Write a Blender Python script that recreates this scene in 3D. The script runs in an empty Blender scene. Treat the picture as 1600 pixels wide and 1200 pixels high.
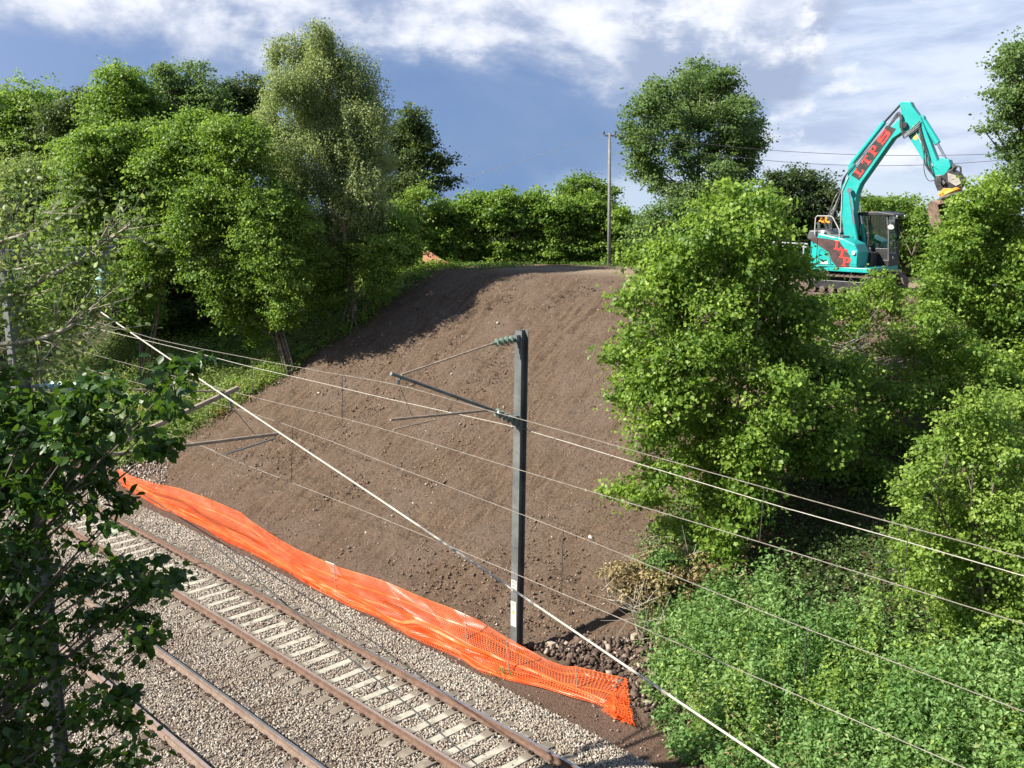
import bpy, math, random
import numpy as np
from mathutils import Vector, Matrix

# ------------------------------------------------------------------ camera, light, exposure
scene = bpy.context.scene
F, PITCH, CH = 1570.7, 0.1934, 10.339          # focal length in px of a 1600 px wide picture, tilt, height over rail head
cam_d = bpy.data.cameras.new('camera'); cam = bpy.data.objects.new('camera', cam_d)
scene.collection.objects.link(cam)
cam_d.sensor_width = 36.0; cam_d.lens = 36.0 * F / 1600.0
cam_d.clip_start = 0.1; cam_d.clip_end = 5000
cam.location = (0, 0, CH); cam.rotation_euler = (math.pi / 2 - PITCH, 0, 0)
scene.camera = cam
scene.render.resolution_x, scene.render.resolution_y = 1024, 768
scene.view_settings.view_transform = 'Standard'; scene.view_settings.look = 'None'
scene.view_settings.exposure = 1.34; scene.view_settings.gamma = 1.0
scene.cycles.max_bounces = 6; scene.cycles.transparent_max_bounces = 24
scene.cycles.diffuse_bounces = 3; scene.cycles.transmission_bounces = 4; scene.cycles.glossy_bounces = 2

SUN_AZ = math.atan2(-0.935, -0.26); SUN_EL = math.radians(39)
sund = bpy.data.lights.new('sun', 'SUN'); sun = bpy.data.objects.new('sun', sund)
scene.collection.objects.link(sun)
sund.energy = 5.0; sund.angle = math.radians(0.53); sund.color = (1.0, 0.94, 0.84)
SD = Vector((math.sin(SUN_AZ) * math.cos(SUN_EL), math.cos(SUN_AZ) * math.cos(SUN_EL), math.sin(SUN_EL)))
sun.rotation_euler = SD.to_track_quat('Z', 'Y').to_euler(); sun.location = SD * 80

class NT:
    """small node-tree helper"""
    def __init__(s, tree): s.t = tree; s.n = tree.nodes; s.l = tree.links
    def new(s, typ, **kw):
        nd = s.n.new(typ)
        for k, v in kw.items():
            if k == 'ins':
                for i, val in v.items():
                    if hasattr(val, 'links') or isinstance(val, bpy.types.NodeSocket): s.l.new(val, nd.inputs[i])
                    else: nd.inputs[i].default_value = val
            else: setattr(nd, k, v)
        return nd
    def math(s, op, a, b=0.0, c=None, clamp=False):
        nd = s.n.new('ShaderNodeMath'); nd.operation = op; nd.use_clamp = clamp
        for i, v in enumerate((a, b, c)):
            if v is None: continue
            if isinstance(v, (int, float)): nd.inputs[i].default_value = v
            else: s.l.new(v, nd.inputs[i])
        return nd.outputs[0]
    def ss(s, v, lo, hi):
        nd = s.n.new('ShaderNodeMapRange'); nd.interpolation_type = 'SMOOTHSTEP'
        s.l.new(v, nd.inputs[0]); nd.inputs[1].default_value = lo; nd.inputs[2].default_value = hi
        return nd.outputs[0]
    def mix(s, f, a, b, bt='MIX'):
        nd = s.n.new('ShaderNodeMix'); nd.data_type = 'RGBA'; nd.blend_type = bt
        for i, v in ((0, f), (6, a), (7, b)):
            if isinstance(v, (int, float)): nd.inputs[i].default_value = v
            elif isinstance(v, tuple): nd.inputs[i].default_value = v if len(v) == 4 else (*v, 1)
            else: s.l.new(v, nd.inputs[i])
        return nd.outputs[2]
    def noise(s, vec, scale, detail=4, rough=0.55, dist=0.0, w=None):
        nd = s.n.new('ShaderNodeTexNoise')
        if w is not None: nd.noise_dimensions = '4D'; nd.inputs['W'].default_value = w
        nd.inputs['Scale'].default_value = scale; nd.inputs['Detail'].default_value = detail
        nd.inputs['Roughness'].default_value = rough; nd.inputs['Distortion'].default_value = dist
        if vec is not None: s.l.new(vec, nd.inputs['Vector'])
        return nd.outputs[0]

def build_world():
    w = bpy.data.worlds.new('World'); scene.world = w; w.use_nodes = True
    t = NT(w.node_tree); t.n.clear()
    sky = t.new('ShaderNodeTexSky'); sky.sky_type = 'NISHITA'; sky.sun_disc = False
    sky.sun_elevation = SUN_EL; sky.sun_rotation = SUN_AZ; sky.altitude = 60
    bg = t.new('ShaderNodeBackground', ins={0: sky.outputs[0], 1: 0.07})
    tc = t.new('ShaderNodeTexCoord'); sp = t.new('ShaderNodeSeparateXYZ'); t.l.new(tc.outputs['Generated'], sp.inputs[0])
    X, Y, Z = sp.outputs
    az = t.math('ARCTAN2', X, Y); hl = t.math('SQRT', t.math('ADD', t.math('MULTIPLY', X, X), t.math('MULTIPLY', Y, Y)))
    el = t.math('ARCTAN2', Z, hl)
    cv = t.new('ShaderNodeCombineXYZ', ins={0: az, 1: t.math('MULTIPLY', el, 1.7), 2: 0.0}).outputs[0]
    nb = t.noise(cv, 5.5, 9, 0.56, 0.25, w=2.3)          # billows
    nf = t.noise(cv, 16, 8, 0.62, 0.1, w=5.1)
    cvs = t.new('ShaderNodeCombineXYZ', ins={0: t.math('ADD', t.math('MULTIPLY', az, 0.8), t.math('MULTIPLY', el, -0.6)), 1: t.math('MULTIPLY', el, 3.4), 2: 0.0}).outputs[0]
    ns = t.noise(cvs, 9, 7, 0.6, 0.3, w=1.0)             # streaks
    nbc = t.math('SUBTRACT', nb, 0.5); nfc = t.math('SUBTRACT', nf, 0.5)
    slate = t.mix(t.ss(el, 0.0, 0.16), (0.155, 0.275, 0.52), (0.135, 0.225, 0.47))
    slate = t.mix(t.ss(nb, 0.35, 0.7), slate, (0.22, 0.315, 0.54))
    slate = t.mix(t.ss(az, -0.25, -0.5), slate, (0.24, 0.34, 0.60))
    # bright bank across the top, lower towards the left and the cumulus edge on the right
    edge = t.math('ADD', el, t.math('MULTIPLY', nbc, 0.19))
    edge = t.math('ADD', edge, t.math('MULTIPLY', nfc, 0.055))
    edge = t.math('ADD', edge, t.math('MULTIPLY', t.ss(az, -0.12, 0.16), 0.040))
    m1 = t.ss(edge, 0.116, 0.166)
    # right side high cloud
    e2 = t.math('ADD', t.math('ADD', az, t.math('MULTIPLY', nbc, 0.26)), t.math('MULTIPLY', t.math('SUBTRACT', 0.10, el), 0.55))
    e2 = t.math('ADD', e2, t.math('MULTIPLY', nfc, 0.05))
    m2 = t.ss(e2, 0.235, 0.285)
    # whitish band near the horizon
    m3 = t.math('MULTIPLY', t.ss(t.math('ADD', el, t.math('MULTIPLY', nfc, -0.06)), 0.028, -0.002), t.ss(az, 0.0, 0.09))
    wh = t.mix(t.ss(t.math('ADD', nb, t.math('MULTIPLY', nfc, 0.5)), 0.38, 0.60), (0.42, 0.48, 0.65), (0.90, 0.92, 0.99))
    wh = t.mix(t.math('MULTIPLY', t.ss(edge, 0.185, 0.13), 0.75), wh, (0.30, 0.37, 0.56))          # grey undersides
    wh = t.mix(t.math('MULTIPLY', t.ss(nf, 0.52, 0.66), 0.6), wh, (0.94, 0.95, 0.99))
    hi = t.mix(t.ss(ns, 0.36, 0.66), (0.42, 0.51, 0.72), (0.70, 0.77, 0.93))
    hi = t.mix(t.ss(t.math('ADD', nb, t.math('MULTIPLY', nfc, 0.6)), 0.55, 0.66), hi, (0.84, 0.88, 0.97))
    da = t.math('MULTIPLY', t.math('SUBTRACT', az, 0.20), 0.9); de = t.math('MULTIPLY', t.math('SUBTRACT', el, 0.128), 1.5)
    dist = t.math('SQRT', t.math('ADD', t.math('MULTIPLY', da, da), t.math('MULTIPLY', de, de)))
    m4 = t.ss(t.math('ADD', t.math('SUBTRACT', 0.088, dist), t.math('ADD', t.math('MULTIPLY', nfc, 0.10), t.math('MULTIPLY', nbc, 0.10))), -0.004, 0.014)
    cu = t.mix(t.ss(t.math('ADD', t.math('ADD', el, t.math('MULTIPLY', nfc, 0.16)), t.math('MULTIPLY', az, 0.15)), 0.135, 0.185), (0.34, 0.41, 0.59), t.mix(t.ss(nf, 0.40, 0.62), (0.62, 0.67, 0.80), (0.92, 0.93, 0.98)))
    over = t.ss(t.math('ADD', el, t.math('MULTIPLY', nbc, 0.5)), 0.30, 0.60)          # broken cloud and blue higher up
    wh = t.mix(t.math('MULTIPLY', over, 0.85), wh, (0.16, 0.27, 0.52)); hi = t.mix(t.math('MULTIPLY', over, 0.85), hi, (0.16, 0.27, 0.52))
    col = t.mix(m1, slate, wh); col = t.mix(m2, col, hi); col = t.mix(m4, col, cu); col = t.mix(t.math('MULTIPLY', m3, 0.8), col, (0.62, 0.74, 0.88))
    bg2 = t.new('ShaderNodeBackground', ins={0: col, 1: 0.455})
    ms = t.new('ShaderNodeMixShader', ins={0: 0.93, 1: bg.outputs[0], 2: bg2.outputs[0]})
    out = t.new('ShaderNodeOutputWorld'); t.l.new(ms.outputs[0], out.inputs[0])
build_world()

# ------------------------------------------------------------------ frame of the railway
TH = 0.7636
DV = np.array([-math.sin(TH), math.cos(TH)]); NV = np.array([math.cos(TH), math.sin(TH)])
KC = -0.0007                                         # the line curves very slightly
def W(s, n, z=0.0):
    p = DV * s + NV * (n + KC * (s - 15.0) ** 2)
    return np.array([p[0], p[1], z])
def SN(x, y):
    s = x * DV[0] + y * DV[1]; n = x * NV[0] + y * NV[1]
    return s, n - KC * (s - 15.0) ** 2
def ray(x, y):
    a = (x - 800) / F; b = (600 - y) / F
    return np.array([a, math.cos(PITCH) + b * math.sin(PITCH), -math.sin(PITCH) + b * math.cos(PITCH)])
CAMP = np.array([0, 0, CH])
def at_z(x, y, z): r = ray(x, y); return CAMP + r * ((z - CH) / r[2])
def at_y(x, y, Y): r = ray(x, y); return CAMP + r * (Y / r[1])
def at_n(x, y, n): r = ray(x, y); return CAMP + r * (n / (r[:2] @ NV))
def at_s(x, y, s): r = ray(x, y); return CAMP + r * (s / (r[:2] @ DV))
def project(P):
    P = np.atleast_2d(P) - CAMP; c, s = math.cos(PITCH), math.sin(PITCH)
    d = P[:, 1] * c - P[:, 2] * s; u = P[:, 1] * s + P[:, 2] * c
    d = np.where(np.abs(d) < 1e-3, 1e-3, d)
    return 800 + P[:, 0] / d * F, 600 - u / d * F, d

# ------------------------------------------------------------------ numpy noise and terrain
def vnoise(x, y, seed=0):
    xi = np.floor(x).astype(np.int64); yi = np.floor(y).astype(np.int64)
    fx = x - xi; fy = y - yi; fx = fx * fx * (3 - 2 * fx); fy = fy * fy * (3 - 2 * fy)
    def h(a, b):
        v = (a * 374761393 + b * 668265263 + seed * 974711) & 0xffffffff
        v = ((v ^ (v >> 13)) * 1274126177) & 0xffffffff
        return ((v ^ (v >> 16)) & 0xffff) / 65535.0
    return (h(xi, yi) * (1 - fx) + h(xi + 1, yi) * fx) * (1 - fy) + (h(xi, yi + 1) * (1 - fx) + h(xi + 1, yi + 1) * fx) * fy
def fbm(x, y, o=4, seed=0, g=0.5):
    r = 0; a = 1.0; t = 0
    for i in range(o):
        r = r + a * vnoise(x * 2 ** i, y * 2 ** i, seed + i * 17); t += a; a *= g
    return r / t - 0.5
PLAT = 6.6
def crest(s): return np.interp(s, [0, 17, 20.5, 24, 28, 32, 35, 37, 60], [34.3, 34.1, 35.2, 34.3, 33.1, 32.0, 30.9, 30.6, 30.2])
def h_sn(s, n):
    s = np.asarray(s, float); n = np.asarray(n, float)
    z = np.interp(n, [-60, -8, 3.6, 5.0, 5.6, 13.3, 14.0, 14.9, 15.3], [6.4, 6.4, -0.35, -0.35, -0.25, -0.25, -0.42, -0.45, -0.42])
    c = crest(s); t = (n - 15.3) / (c - 15.3)
    rise = np.interp(t, [0, 0.06, 0.3, 0.62, 0.86, 0.95, 1.0, 1.06], [0, 0.035, 0.28, 0.64, 0.90, 0.968, 0.99, 1.0])
    z = np.where(n > 15.3, -0.42 + (PLAT + 0.42) * rise, z)
    return z
def h_xy(x, y):
    s, n = SN(np.asarray(x, float), np.asarray(y, float)); return h_sn(s, n)
def ground_point(px, py):
    """the point of the ground seen at a picture position"""
    r = ray(px, py); t = np.linspace(4, 120, 4000)
    P = CAMP + r * t[:, None]; d = P[:, 2] - h_xy(P[:, 0], P[:, 1]); i = int(np.argmax(d < 0))
    return P[i]

# ------------------------------------------------------------------ mesh helpers
def link(o, parent=None):
    scene.collection.objects.link(o)
    if parent is not None: o.parent = parent
    return o
def tag(o, label=None, cat=None, group=None, kind=None):
    if label: o['label'] = label
    if cat: o['category'] = cat
    if group: o['group'] = group
    if kind: o['kind'] = kind
    return o
def empty(name, loc=(0, 0, 0), rz=0.0, **kw):
    o = bpy.data.objects.new(name, None); link(o); o.location = loc; o.rotation_euler = (0, 0, rz); o.empty_display_size = 0.3
    return tag(o, **kw)
def bulk(name, V, sizes, idx, mat, parent=None, tone=None, smooth=False, uv=None):
    """mesh from numpy arrays; sizes = corners per face"""
    me = bpy.data.meshes.new(name); V = np.asarray(V, np.float32); idx = np.asarray(idx, np.int32).ravel()
    me.vertices.add(len(V)); me.vertices.foreach_set('co', V.ravel())
    me.loops.add(len(idx)); me.loops.foreach_set('vertex_index', idx)
    sizes = np.asarray(sizes, np.int32); me.polygons.add(len(sizes))
    st = np.zeros(len(sizes), np.int32); st[1:] = np.cumsum(sizes)[:-1]
    me.polygons.foreach_set('loop_start', st); me.polygons.foreach_set('loop_total', sizes)
    if smooth: me.polygons.foreach_set('use_smooth', np.ones(len(sizes), bool))
    if tone is not None:
        at = me.attributes.new('tone', 'FLOAT', 'POINT'); at.data.foreach_set('value', np.asarray(tone, np.float32))
    if uv is not None:
        u = me.uv_layers.new(name='UVMap'); u.data.foreach_set('uv', np.asarray(uv, np.float32)[idx].ravel())
    me.update(calc_edges=True)
    for m in (mat if isinstance(mat, (list, tuple)) else [mat]): me.materials.append(m)
    return link(bpy.data.objects.new(name, me), parent)
class MB:
    """collects shapes and builds one mesh"""
    def __init__(s): s.v = []; s.f = []; s.m = []
    def add(s, V, Fc, mi=0):
        k = len(s.v); s.v += [tuple(map(float, p)) for p in V]; s.f += [tuple(i + k for i in f) for f in Fc]; s.m += [mi] * len(Fc); return s
    def box(s, c, d, mi=0, R=None):
        c = np.array(c, float); d = np.array(d, float) / 2
        V = np.array([[x, y, z] for z in (-1, 1) for y in (-1, 1) for x in (-1, 1)]) * d
        if R is not None: V = V @ np.array(R).T
        return s.add(V + c, [(0, 2, 3, 1), (4, 5, 7, 6), (0, 1, 5, 4), (2, 6, 7, 3), (0, 4, 6, 2), (1, 3, 7, 5)], mi)
    def prism(s, pts, y0, y1, mi=0, side=None):
        """outline in local XZ extruded from y0 to y1"""
        n = len(pts); a = sum(pts[i][0] * pts[(i + 1) % n][1] - pts[(i + 1) % n][0] * pts[i][1] for i in range(n))
        if a < 0: pts = pts[::-1]
        V = [(p[0], y0, p[1]) for p in pts] + [(p[0], y1, p[1]) for p in pts]
        s.add(V, [tuple(range(n)), tuple(range(2 * n - 1, n - 1, -1))], mi)
        k = len(s.v) - 2 * n
        for i in range(n):
            j = (i + 1) % n; s.f.append((k + i, k + n + i, k + n + j, k + j)); s.m.append(mi if side is None else side)
        return s
    def tube(s, P, r, seg=6, mi=0, caps=True):
        P = [np.array(p, float) for p in P]; n = len(P)
        rr = list(r) if hasattr(r, '__len__') else [r] * n
        V = []; up = np.array([0, 0, 1.0]); prev = None
        for i in range(n):
            t = P[min(i + 1, n - 1)] - P[max(i - 1, 0)]; t = t / (np.linalg.norm(t) + 1e-9)
            a = prev if prev is not None else (up if abs(t[2]) < 0.9 else np.array([1.0, 0, 0]))
            a = a - t * (a @ t); a /= np.linalg.norm(a) + 1e-9; prev = a; b = np.cross(t, a)
            for k in range(seg):
                q = 2 * math.pi * k / seg; V.append(P[i] + (a * math.cos(q) + b * math.sin(q)) * rr[i])
        Fc = []
        for i in range(n - 1):
            for k in range(seg):
                k2 = (k + 1) % seg; Fc.append((i * seg + k, i * seg + k2, (i + 1) * seg + k2, (i + 1) * seg + k))
        if caps: Fc += [tuple(range(seg - 1, -1, -1)), tuple((n - 1) * seg + k for k in range(seg))]
        return s.add(V, Fc, mi)
    def lathe(s, A, B, prof, seg=12, mi=0):
        """prof: list of (t along AB in 0..1, radius)"""
        A = np.array(A, float); B = np.array(B, float)
        return s.tube([A + (B - A) * t for t, r in prof], [r for t, r in prof], seg, mi)
    def build(s, name, mats, parent=None, smooth=False, bevel=0.0, loc=None):
        me = bpy.data.meshes.new(name); me.from_pydata(s.v, [], s.f)
        for m in (mats if isinstance(mats, (list, tuple)) else [mats]): me.materials.append(m)
        me.polygons.foreach_set('material_index', s.m)
        if smooth: me.polygons.foreach_set('use_smooth', [True] * len(me.polygons))
        me.update()
        o = link(bpy.data.objects.new(name, me), parent)
        if bevel:
            b = o.modifiers.new('bevel', 'BEVEL'); b.width = bevel; b.segments = 2; b.limit_method = 'ANGLE'
            b.angle_limit = math.radians(35)
        return o
def sag(A, B, d, n=24):
    A = np.array(A, float); B = np.array(B, float); t = np.linspace(0, 1, n)[:, None]
    P = A + (B - A) * t; P[:, 2] -= (4 * d * t * (1 - t))[:, 0]; return list(P)

# ------------------------------------------------------------------ materials
def mat(name, fn):
    m = bpy.data.materials.new(name); m.use_nodes = True; t = NT(m.node_tree); t.n.clear()
    out = t.new('ShaderNodeOutputMaterial'); t.l.new(fn(t), out.inputs[0]); return m
def pbsdf(t, col, rough=0.6, metal=0.0, bump=None, bs=0.3, bd=0.02, spec=0.5, **kw):
    p = t.new('ShaderNodeBsdfPrincipled')
    if isinstance(col, tuple): p.inputs['Base Color'].default_value = col if len(col) == 4 else (*col, 1)
    else: t.l.new(col, p.inputs['Base Color'])
    if isinstance(rough, (int, float)): p.inputs['Roughness'].default_value = rough
    else: t.l.new(rough, p.inputs['Roughness'])
    p.inputs['Metallic'].default_value = metal; p.inputs['Specular IOR Level'].default_value = spec
    if bump is not None:
        b = t.new('ShaderNodeBump', ins={'Strength': bs, 'Distance': bd, 'Height': bump}); t.l.new(b.outputs[0], p.inputs['Normal'])
    for k, v in kw.items(): p.inputs[k].default_value = v
    return p.outputs[0]
def objc(t): return t.new('ShaderNodeTexCoord').outputs['Object']
def geo(t): return t.new('ShaderNodeNewGeometry').outputs['Position']
def attr(t, n='tone'): return t.new('ShaderNodeAttribute', attribute_name=n).outputs['Fac']

def worn(name, c1, c2, rough=0.55, metal=0.0, scale=3.0, dirt=None, spec=0.4, bs=0.15):
    def fn(t):
        v = geo(t); n = t.noise(v, scale, 6, 0.65); c = t.mix(t.ss(n, 0.35, 0.68), c1, c2)
        if dirt is not None:
            c = t.mix(t.ss(t.noise(v, scale * 3.1, 5, 0.7, w=3.0), 0.55, 0.72), c, dirt)
        return pbsdf(t, c, t.math('ADD', t.math('MULTIPLY', n, 0.25), rough - 0.12), metal, t.noise(v, 60, 3), bs, 0.004, spec)
    return mat(name, fn)
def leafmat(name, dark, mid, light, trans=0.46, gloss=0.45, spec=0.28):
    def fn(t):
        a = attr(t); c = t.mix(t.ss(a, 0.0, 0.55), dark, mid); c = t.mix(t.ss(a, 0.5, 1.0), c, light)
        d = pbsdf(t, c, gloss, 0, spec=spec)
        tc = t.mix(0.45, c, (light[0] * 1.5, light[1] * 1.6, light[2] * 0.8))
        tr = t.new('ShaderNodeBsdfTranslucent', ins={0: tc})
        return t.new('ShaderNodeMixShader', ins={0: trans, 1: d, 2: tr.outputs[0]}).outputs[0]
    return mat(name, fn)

M = {}
M['leaf_hazel'] = leafmat('leaf_hazel', (0.048, 0.102, 0.016), (0.116, 0.204, 0.032), (0.26, 0.37, 0.065))
M['leaf_lime'] = leafmat('leaf_lime', (0.058, 0.118, 0.020), (0.135, 0.220, 0.040), (0.28, 0.385, 0.08))
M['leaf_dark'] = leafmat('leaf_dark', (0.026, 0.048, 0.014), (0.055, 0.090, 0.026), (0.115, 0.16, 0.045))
M['leaf_ash'] = leafmat('leaf_ash', (0.055, 0.105, 0.032), (0.105, 0.175, 0.052), (0.19, 0.27, 0.09))
M['leaf_birch'] = leafmat('leaf_birch', (0.13, 0.175, 0.065), (0.21, 0.265, 0.105), (0.33, 0.38, 0.17))
M['leaf_nettle'] = leafmat('leaf_nettle', (0.060, 0.135, 0.034), (0.130, 0.240, 0.070), (0.27, 0.40, 0.14))
M['leaf_bramble'] = leafmat('leaf_bramble', (0.06, 0.11, 0.03), (0.13, 0.20, 0.055), (0.27, 0.33, 0.11))
M['leaf_dead'] = leafmat('leaf_dead', (0.10, 0.075, 0.035), (0.20, 0.150, 0.07), (0.32, 0.26, 0.13), 0.25, 0.7)
M['leaf_orange'] = leafmat('leaf_orange', (0.14, 0.09, 0.03), (0.30, 0.17, 0.05), (0.36, 0.27, 0.07), 0.25, 0.7)
M['leaf_near'] = leafmat('leaf_near', (0.014, 0.040, 0.008), (0.032, 0.080, 0.012), (0.11, 0.20, 0.02), 0.34, 0.42, 0.35)
M['grass'] = leafmat('grass', (0.05, 0.11, 0.02), (0.10, 0.19, 0.035), (0.18, 0.27, 0.06), 0.3, 0.5)
M['bark'] = worn('bark', (0.07, 0.055, 0.04), (0.16, 0.14, 0.11), 0.9, scale=6, dirt=(0.11, 0.13, 0.05))
M['bark_birch'] = worn('bark_birch', (0.42, 0.36, 0.28), (0.25, 0.17, 0.10), 0.8, scale=5, dirt=(0.05, 0.04, 0.035))
M['bark_moss'] = worn('bark_moss', (0.20, 0.18, 0.14), (0.30, 0.28, 0.22), 0.9, scale=9, dirt=(0.20, 0.23, 0.05))
M['bark_pale'] = worn('bark_pale', (0.26, 0.23, 0.18), (0.36, 0.33, 0.27), 0.9, scale=9)
M['steel_dark'] = worn('steel_dark', (0.10, 0.115, 0.12), (0.16, 0.175, 0.18), 0.5, 0.3, 4, dirt=(0.12, 0.10, 0.075))
M['mast_steel'] = worn('mast_steel', (0.095, 0.104, 0.100), (0.15, 0.16, 0.155), 0.55, 0.2, 2.2, dirt=(0.065, 0.068, 0.058))
M['galv'] = worn('galv', (0.38, 0.39, 0.39), (0.50, 0.51, 0.51), 0.5, 0.4, 4)
M['tube_rust'] = worn('tube_rust', (0.22, 0.165, 0.12), (0.34, 0.27, 0.20), 0.8, 0.0, 8)
M['wire'] = worn('wire', (0.27, 0.24, 0.20), (0.36, 0.32, 0.27), 0.4, 0.5, 8)
M['wire_white'] = worn('wire_white', (0.38, 0.36, 0.31), (0.48, 0.45, 0.39), 0.5, 0.2, 8)
M['wire_dark'] = worn('wire_dark', (0.03, 0.03, 0.03), (0.06, 0.055, 0.05), 0.6, 0.0, 8)
M['insul'] = worn('insulator_green', (0.08, 0.12, 0.09), (0.15, 0.20, 0.16), 0.22, 0, 9, spec=0.7)
M['insul_pale'] = worn('insulator_pale', (0.20, 0.34, 0.33), (0.34, 0.48, 0.46), 0.2, 0, 9, spec=0.7)
M['pole_grey'] = worn('pole_grey', (0.14, 0.14, 0.13), (0.20, 0.20, 0.19), 0.85, 0, 6)
M['white'] = worn('white_plate', (0.72, 0.71, 0.66), (0.62, 0.61, 0.57), 0.5, 0, 12, dirt=(0.45, 0.42, 0.36))
M['black'] = worn('black_paint', (0.02, 0.02, 0.02), (0.035, 0.033, 0.03), 0.5, 0, 6)
M['yellow'] = worn('yellow_mark', (0.75, 0.55, 0.10), (0.70, 0.50, 0.10), 0.5, 0, 6)
M['rail_side'] = worn('rail_rust', (0.095, 0.056, 0.040), (0.15, 0.092, 0.066), 0.85, 0, 7, dirt=(0.065, 0.04, 0.03))
M['rail_side2'] = worn('rail_rust_pale', (0.14, 0.095, 0.072), (0.20, 0.15, 0.12), 0.85, 0, 7, dirt=(0.09, 0.062, 0.046))
M['rail_head'] = worn('rail_head', (0.42, 0.40, 0.40), (0.52, 0.50, 0.50), 0.28, 0.85, 5)
M['rail_head_dull'] = worn('rail_head_dull', (0.42, 0.33, 0.29), (0.50, 0.41, 0.36), 0.4, 0.6, 5)
M['clip'] = worn('clip_rust', (0.05, 0.032, 0.025), (0.10, 0.065, 0.05), 0.8, 0.1, 30)
M['brick'] = mat('brick', lambda t: pbsdf(t, t.new('ShaderNodeTexBrick', ins={'Vector': objc(t), 'Color1': (0.30, 0.12, 0.08, 1), 'Color2': (0.22, 0.09, 0.06, 1), 'Mortar': (0.4, 0.36, 0.32, 1), 'Scale': 6.0}).outputs[0], 0.85))
M['roof'] = worn('roof_tile', (0.14, 0.09, 0.07), (0.20, 0.13, 0.10), 0.9, 0, 2)
M['dark_glass'] = mat('dark_glass', lambda t: pbsdf(t, (0.03, 0.04, 0.045), 0.08, 0, spec=0.6))
# ------------------------------------------------------------------ ground
def soil_mat(name, veg):
    def fn(t):
        v = geo(t)
        sx = t.new('ShaderNodeSeparateXYZ', ins={0: v}); lin = lambda a, b: t.math('ADD', t.math('MULTIPLY', sx.outputs[0], a), t.math('MULTIPLY', sx.outputs[1], b))
        an = 0.22; na = lin(NV[0] * math.cos(an) + DV[0] * math.sin(an), NV[1] * math.cos(an) + DV[1] * math.sin(an)); sa = lin(DV[0] * math.cos(an) - NV[0] * math.sin(an), DV[1] * math.cos(an) - NV[1] * math.sin(an))
        st = t.noise(t.new('ShaderNodeCombineXYZ', ins={0: t.math('MULTIPLY', na, 0.5), 1: t.math('MULTIPLY', sa, 2.8), 2: 0.0}).outputs[0], 1.8, 8, 0.66)
        big = t.noise(v, 0.45, 6, 0.62); fine = t.noise(v, 14, 8, 0.7); vf = t.noise(v, 46, 4, 0.6)
        c = t.mix(t.ss(st, 0.32, 0.68), (0.115, 0.077, 0.050), (0.215, 0.150, 0.102))
        c = t.mix(t.ss(big, 0.38, 0.66), c, (0.195, 0.142, 0.104))
        c = t.mix(t.math('MULTIPLY', t.ss(fine, 0.52, 0.66), 0.75), c, (0.30, 0.220, 0.160))
        c = t.mix(t.math('MULTIPLY', t.ss(fine, 0.47, 0.34), 0.85), c, (0.038, 0.026, 0.019))
        sandy = attr(t, 'sandy'); gr = attr(t, 'grassy')
        c = t.mix(t.math('MULTIPLY', sandy, t.ss(fine, 0.25, 0.6)), c, (0.42, 0.33, 0.24))
        c = t.mix(t.math('MULTIPLY', gr, t.ss(t.noise(v, 5, 5), 0.32, 0.55)), c, (0.035, 0.06, 0.018) if veg else (0.06, 0.10, 0.03))
        red = attr(t, 'red'); c = t.mix(t.math('MULTIPLY', red, 0.75), c, t.mix(fine, (0.13, 0.074, 0.054), (0.235, 0.145, 0.110)))
        hgt = t.math('ADD', t.math('MULTIPLY', fine, 1.0), t.math('ADD', t.math('MULTIPLY', vf, 0.5), t.math('MULTIPLY', st, 0.45)))
        return pbsdf(t, c, 0.95, 0, hgt, 1.0, 0.18, 0.12)
    return mat(name, fn)
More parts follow.
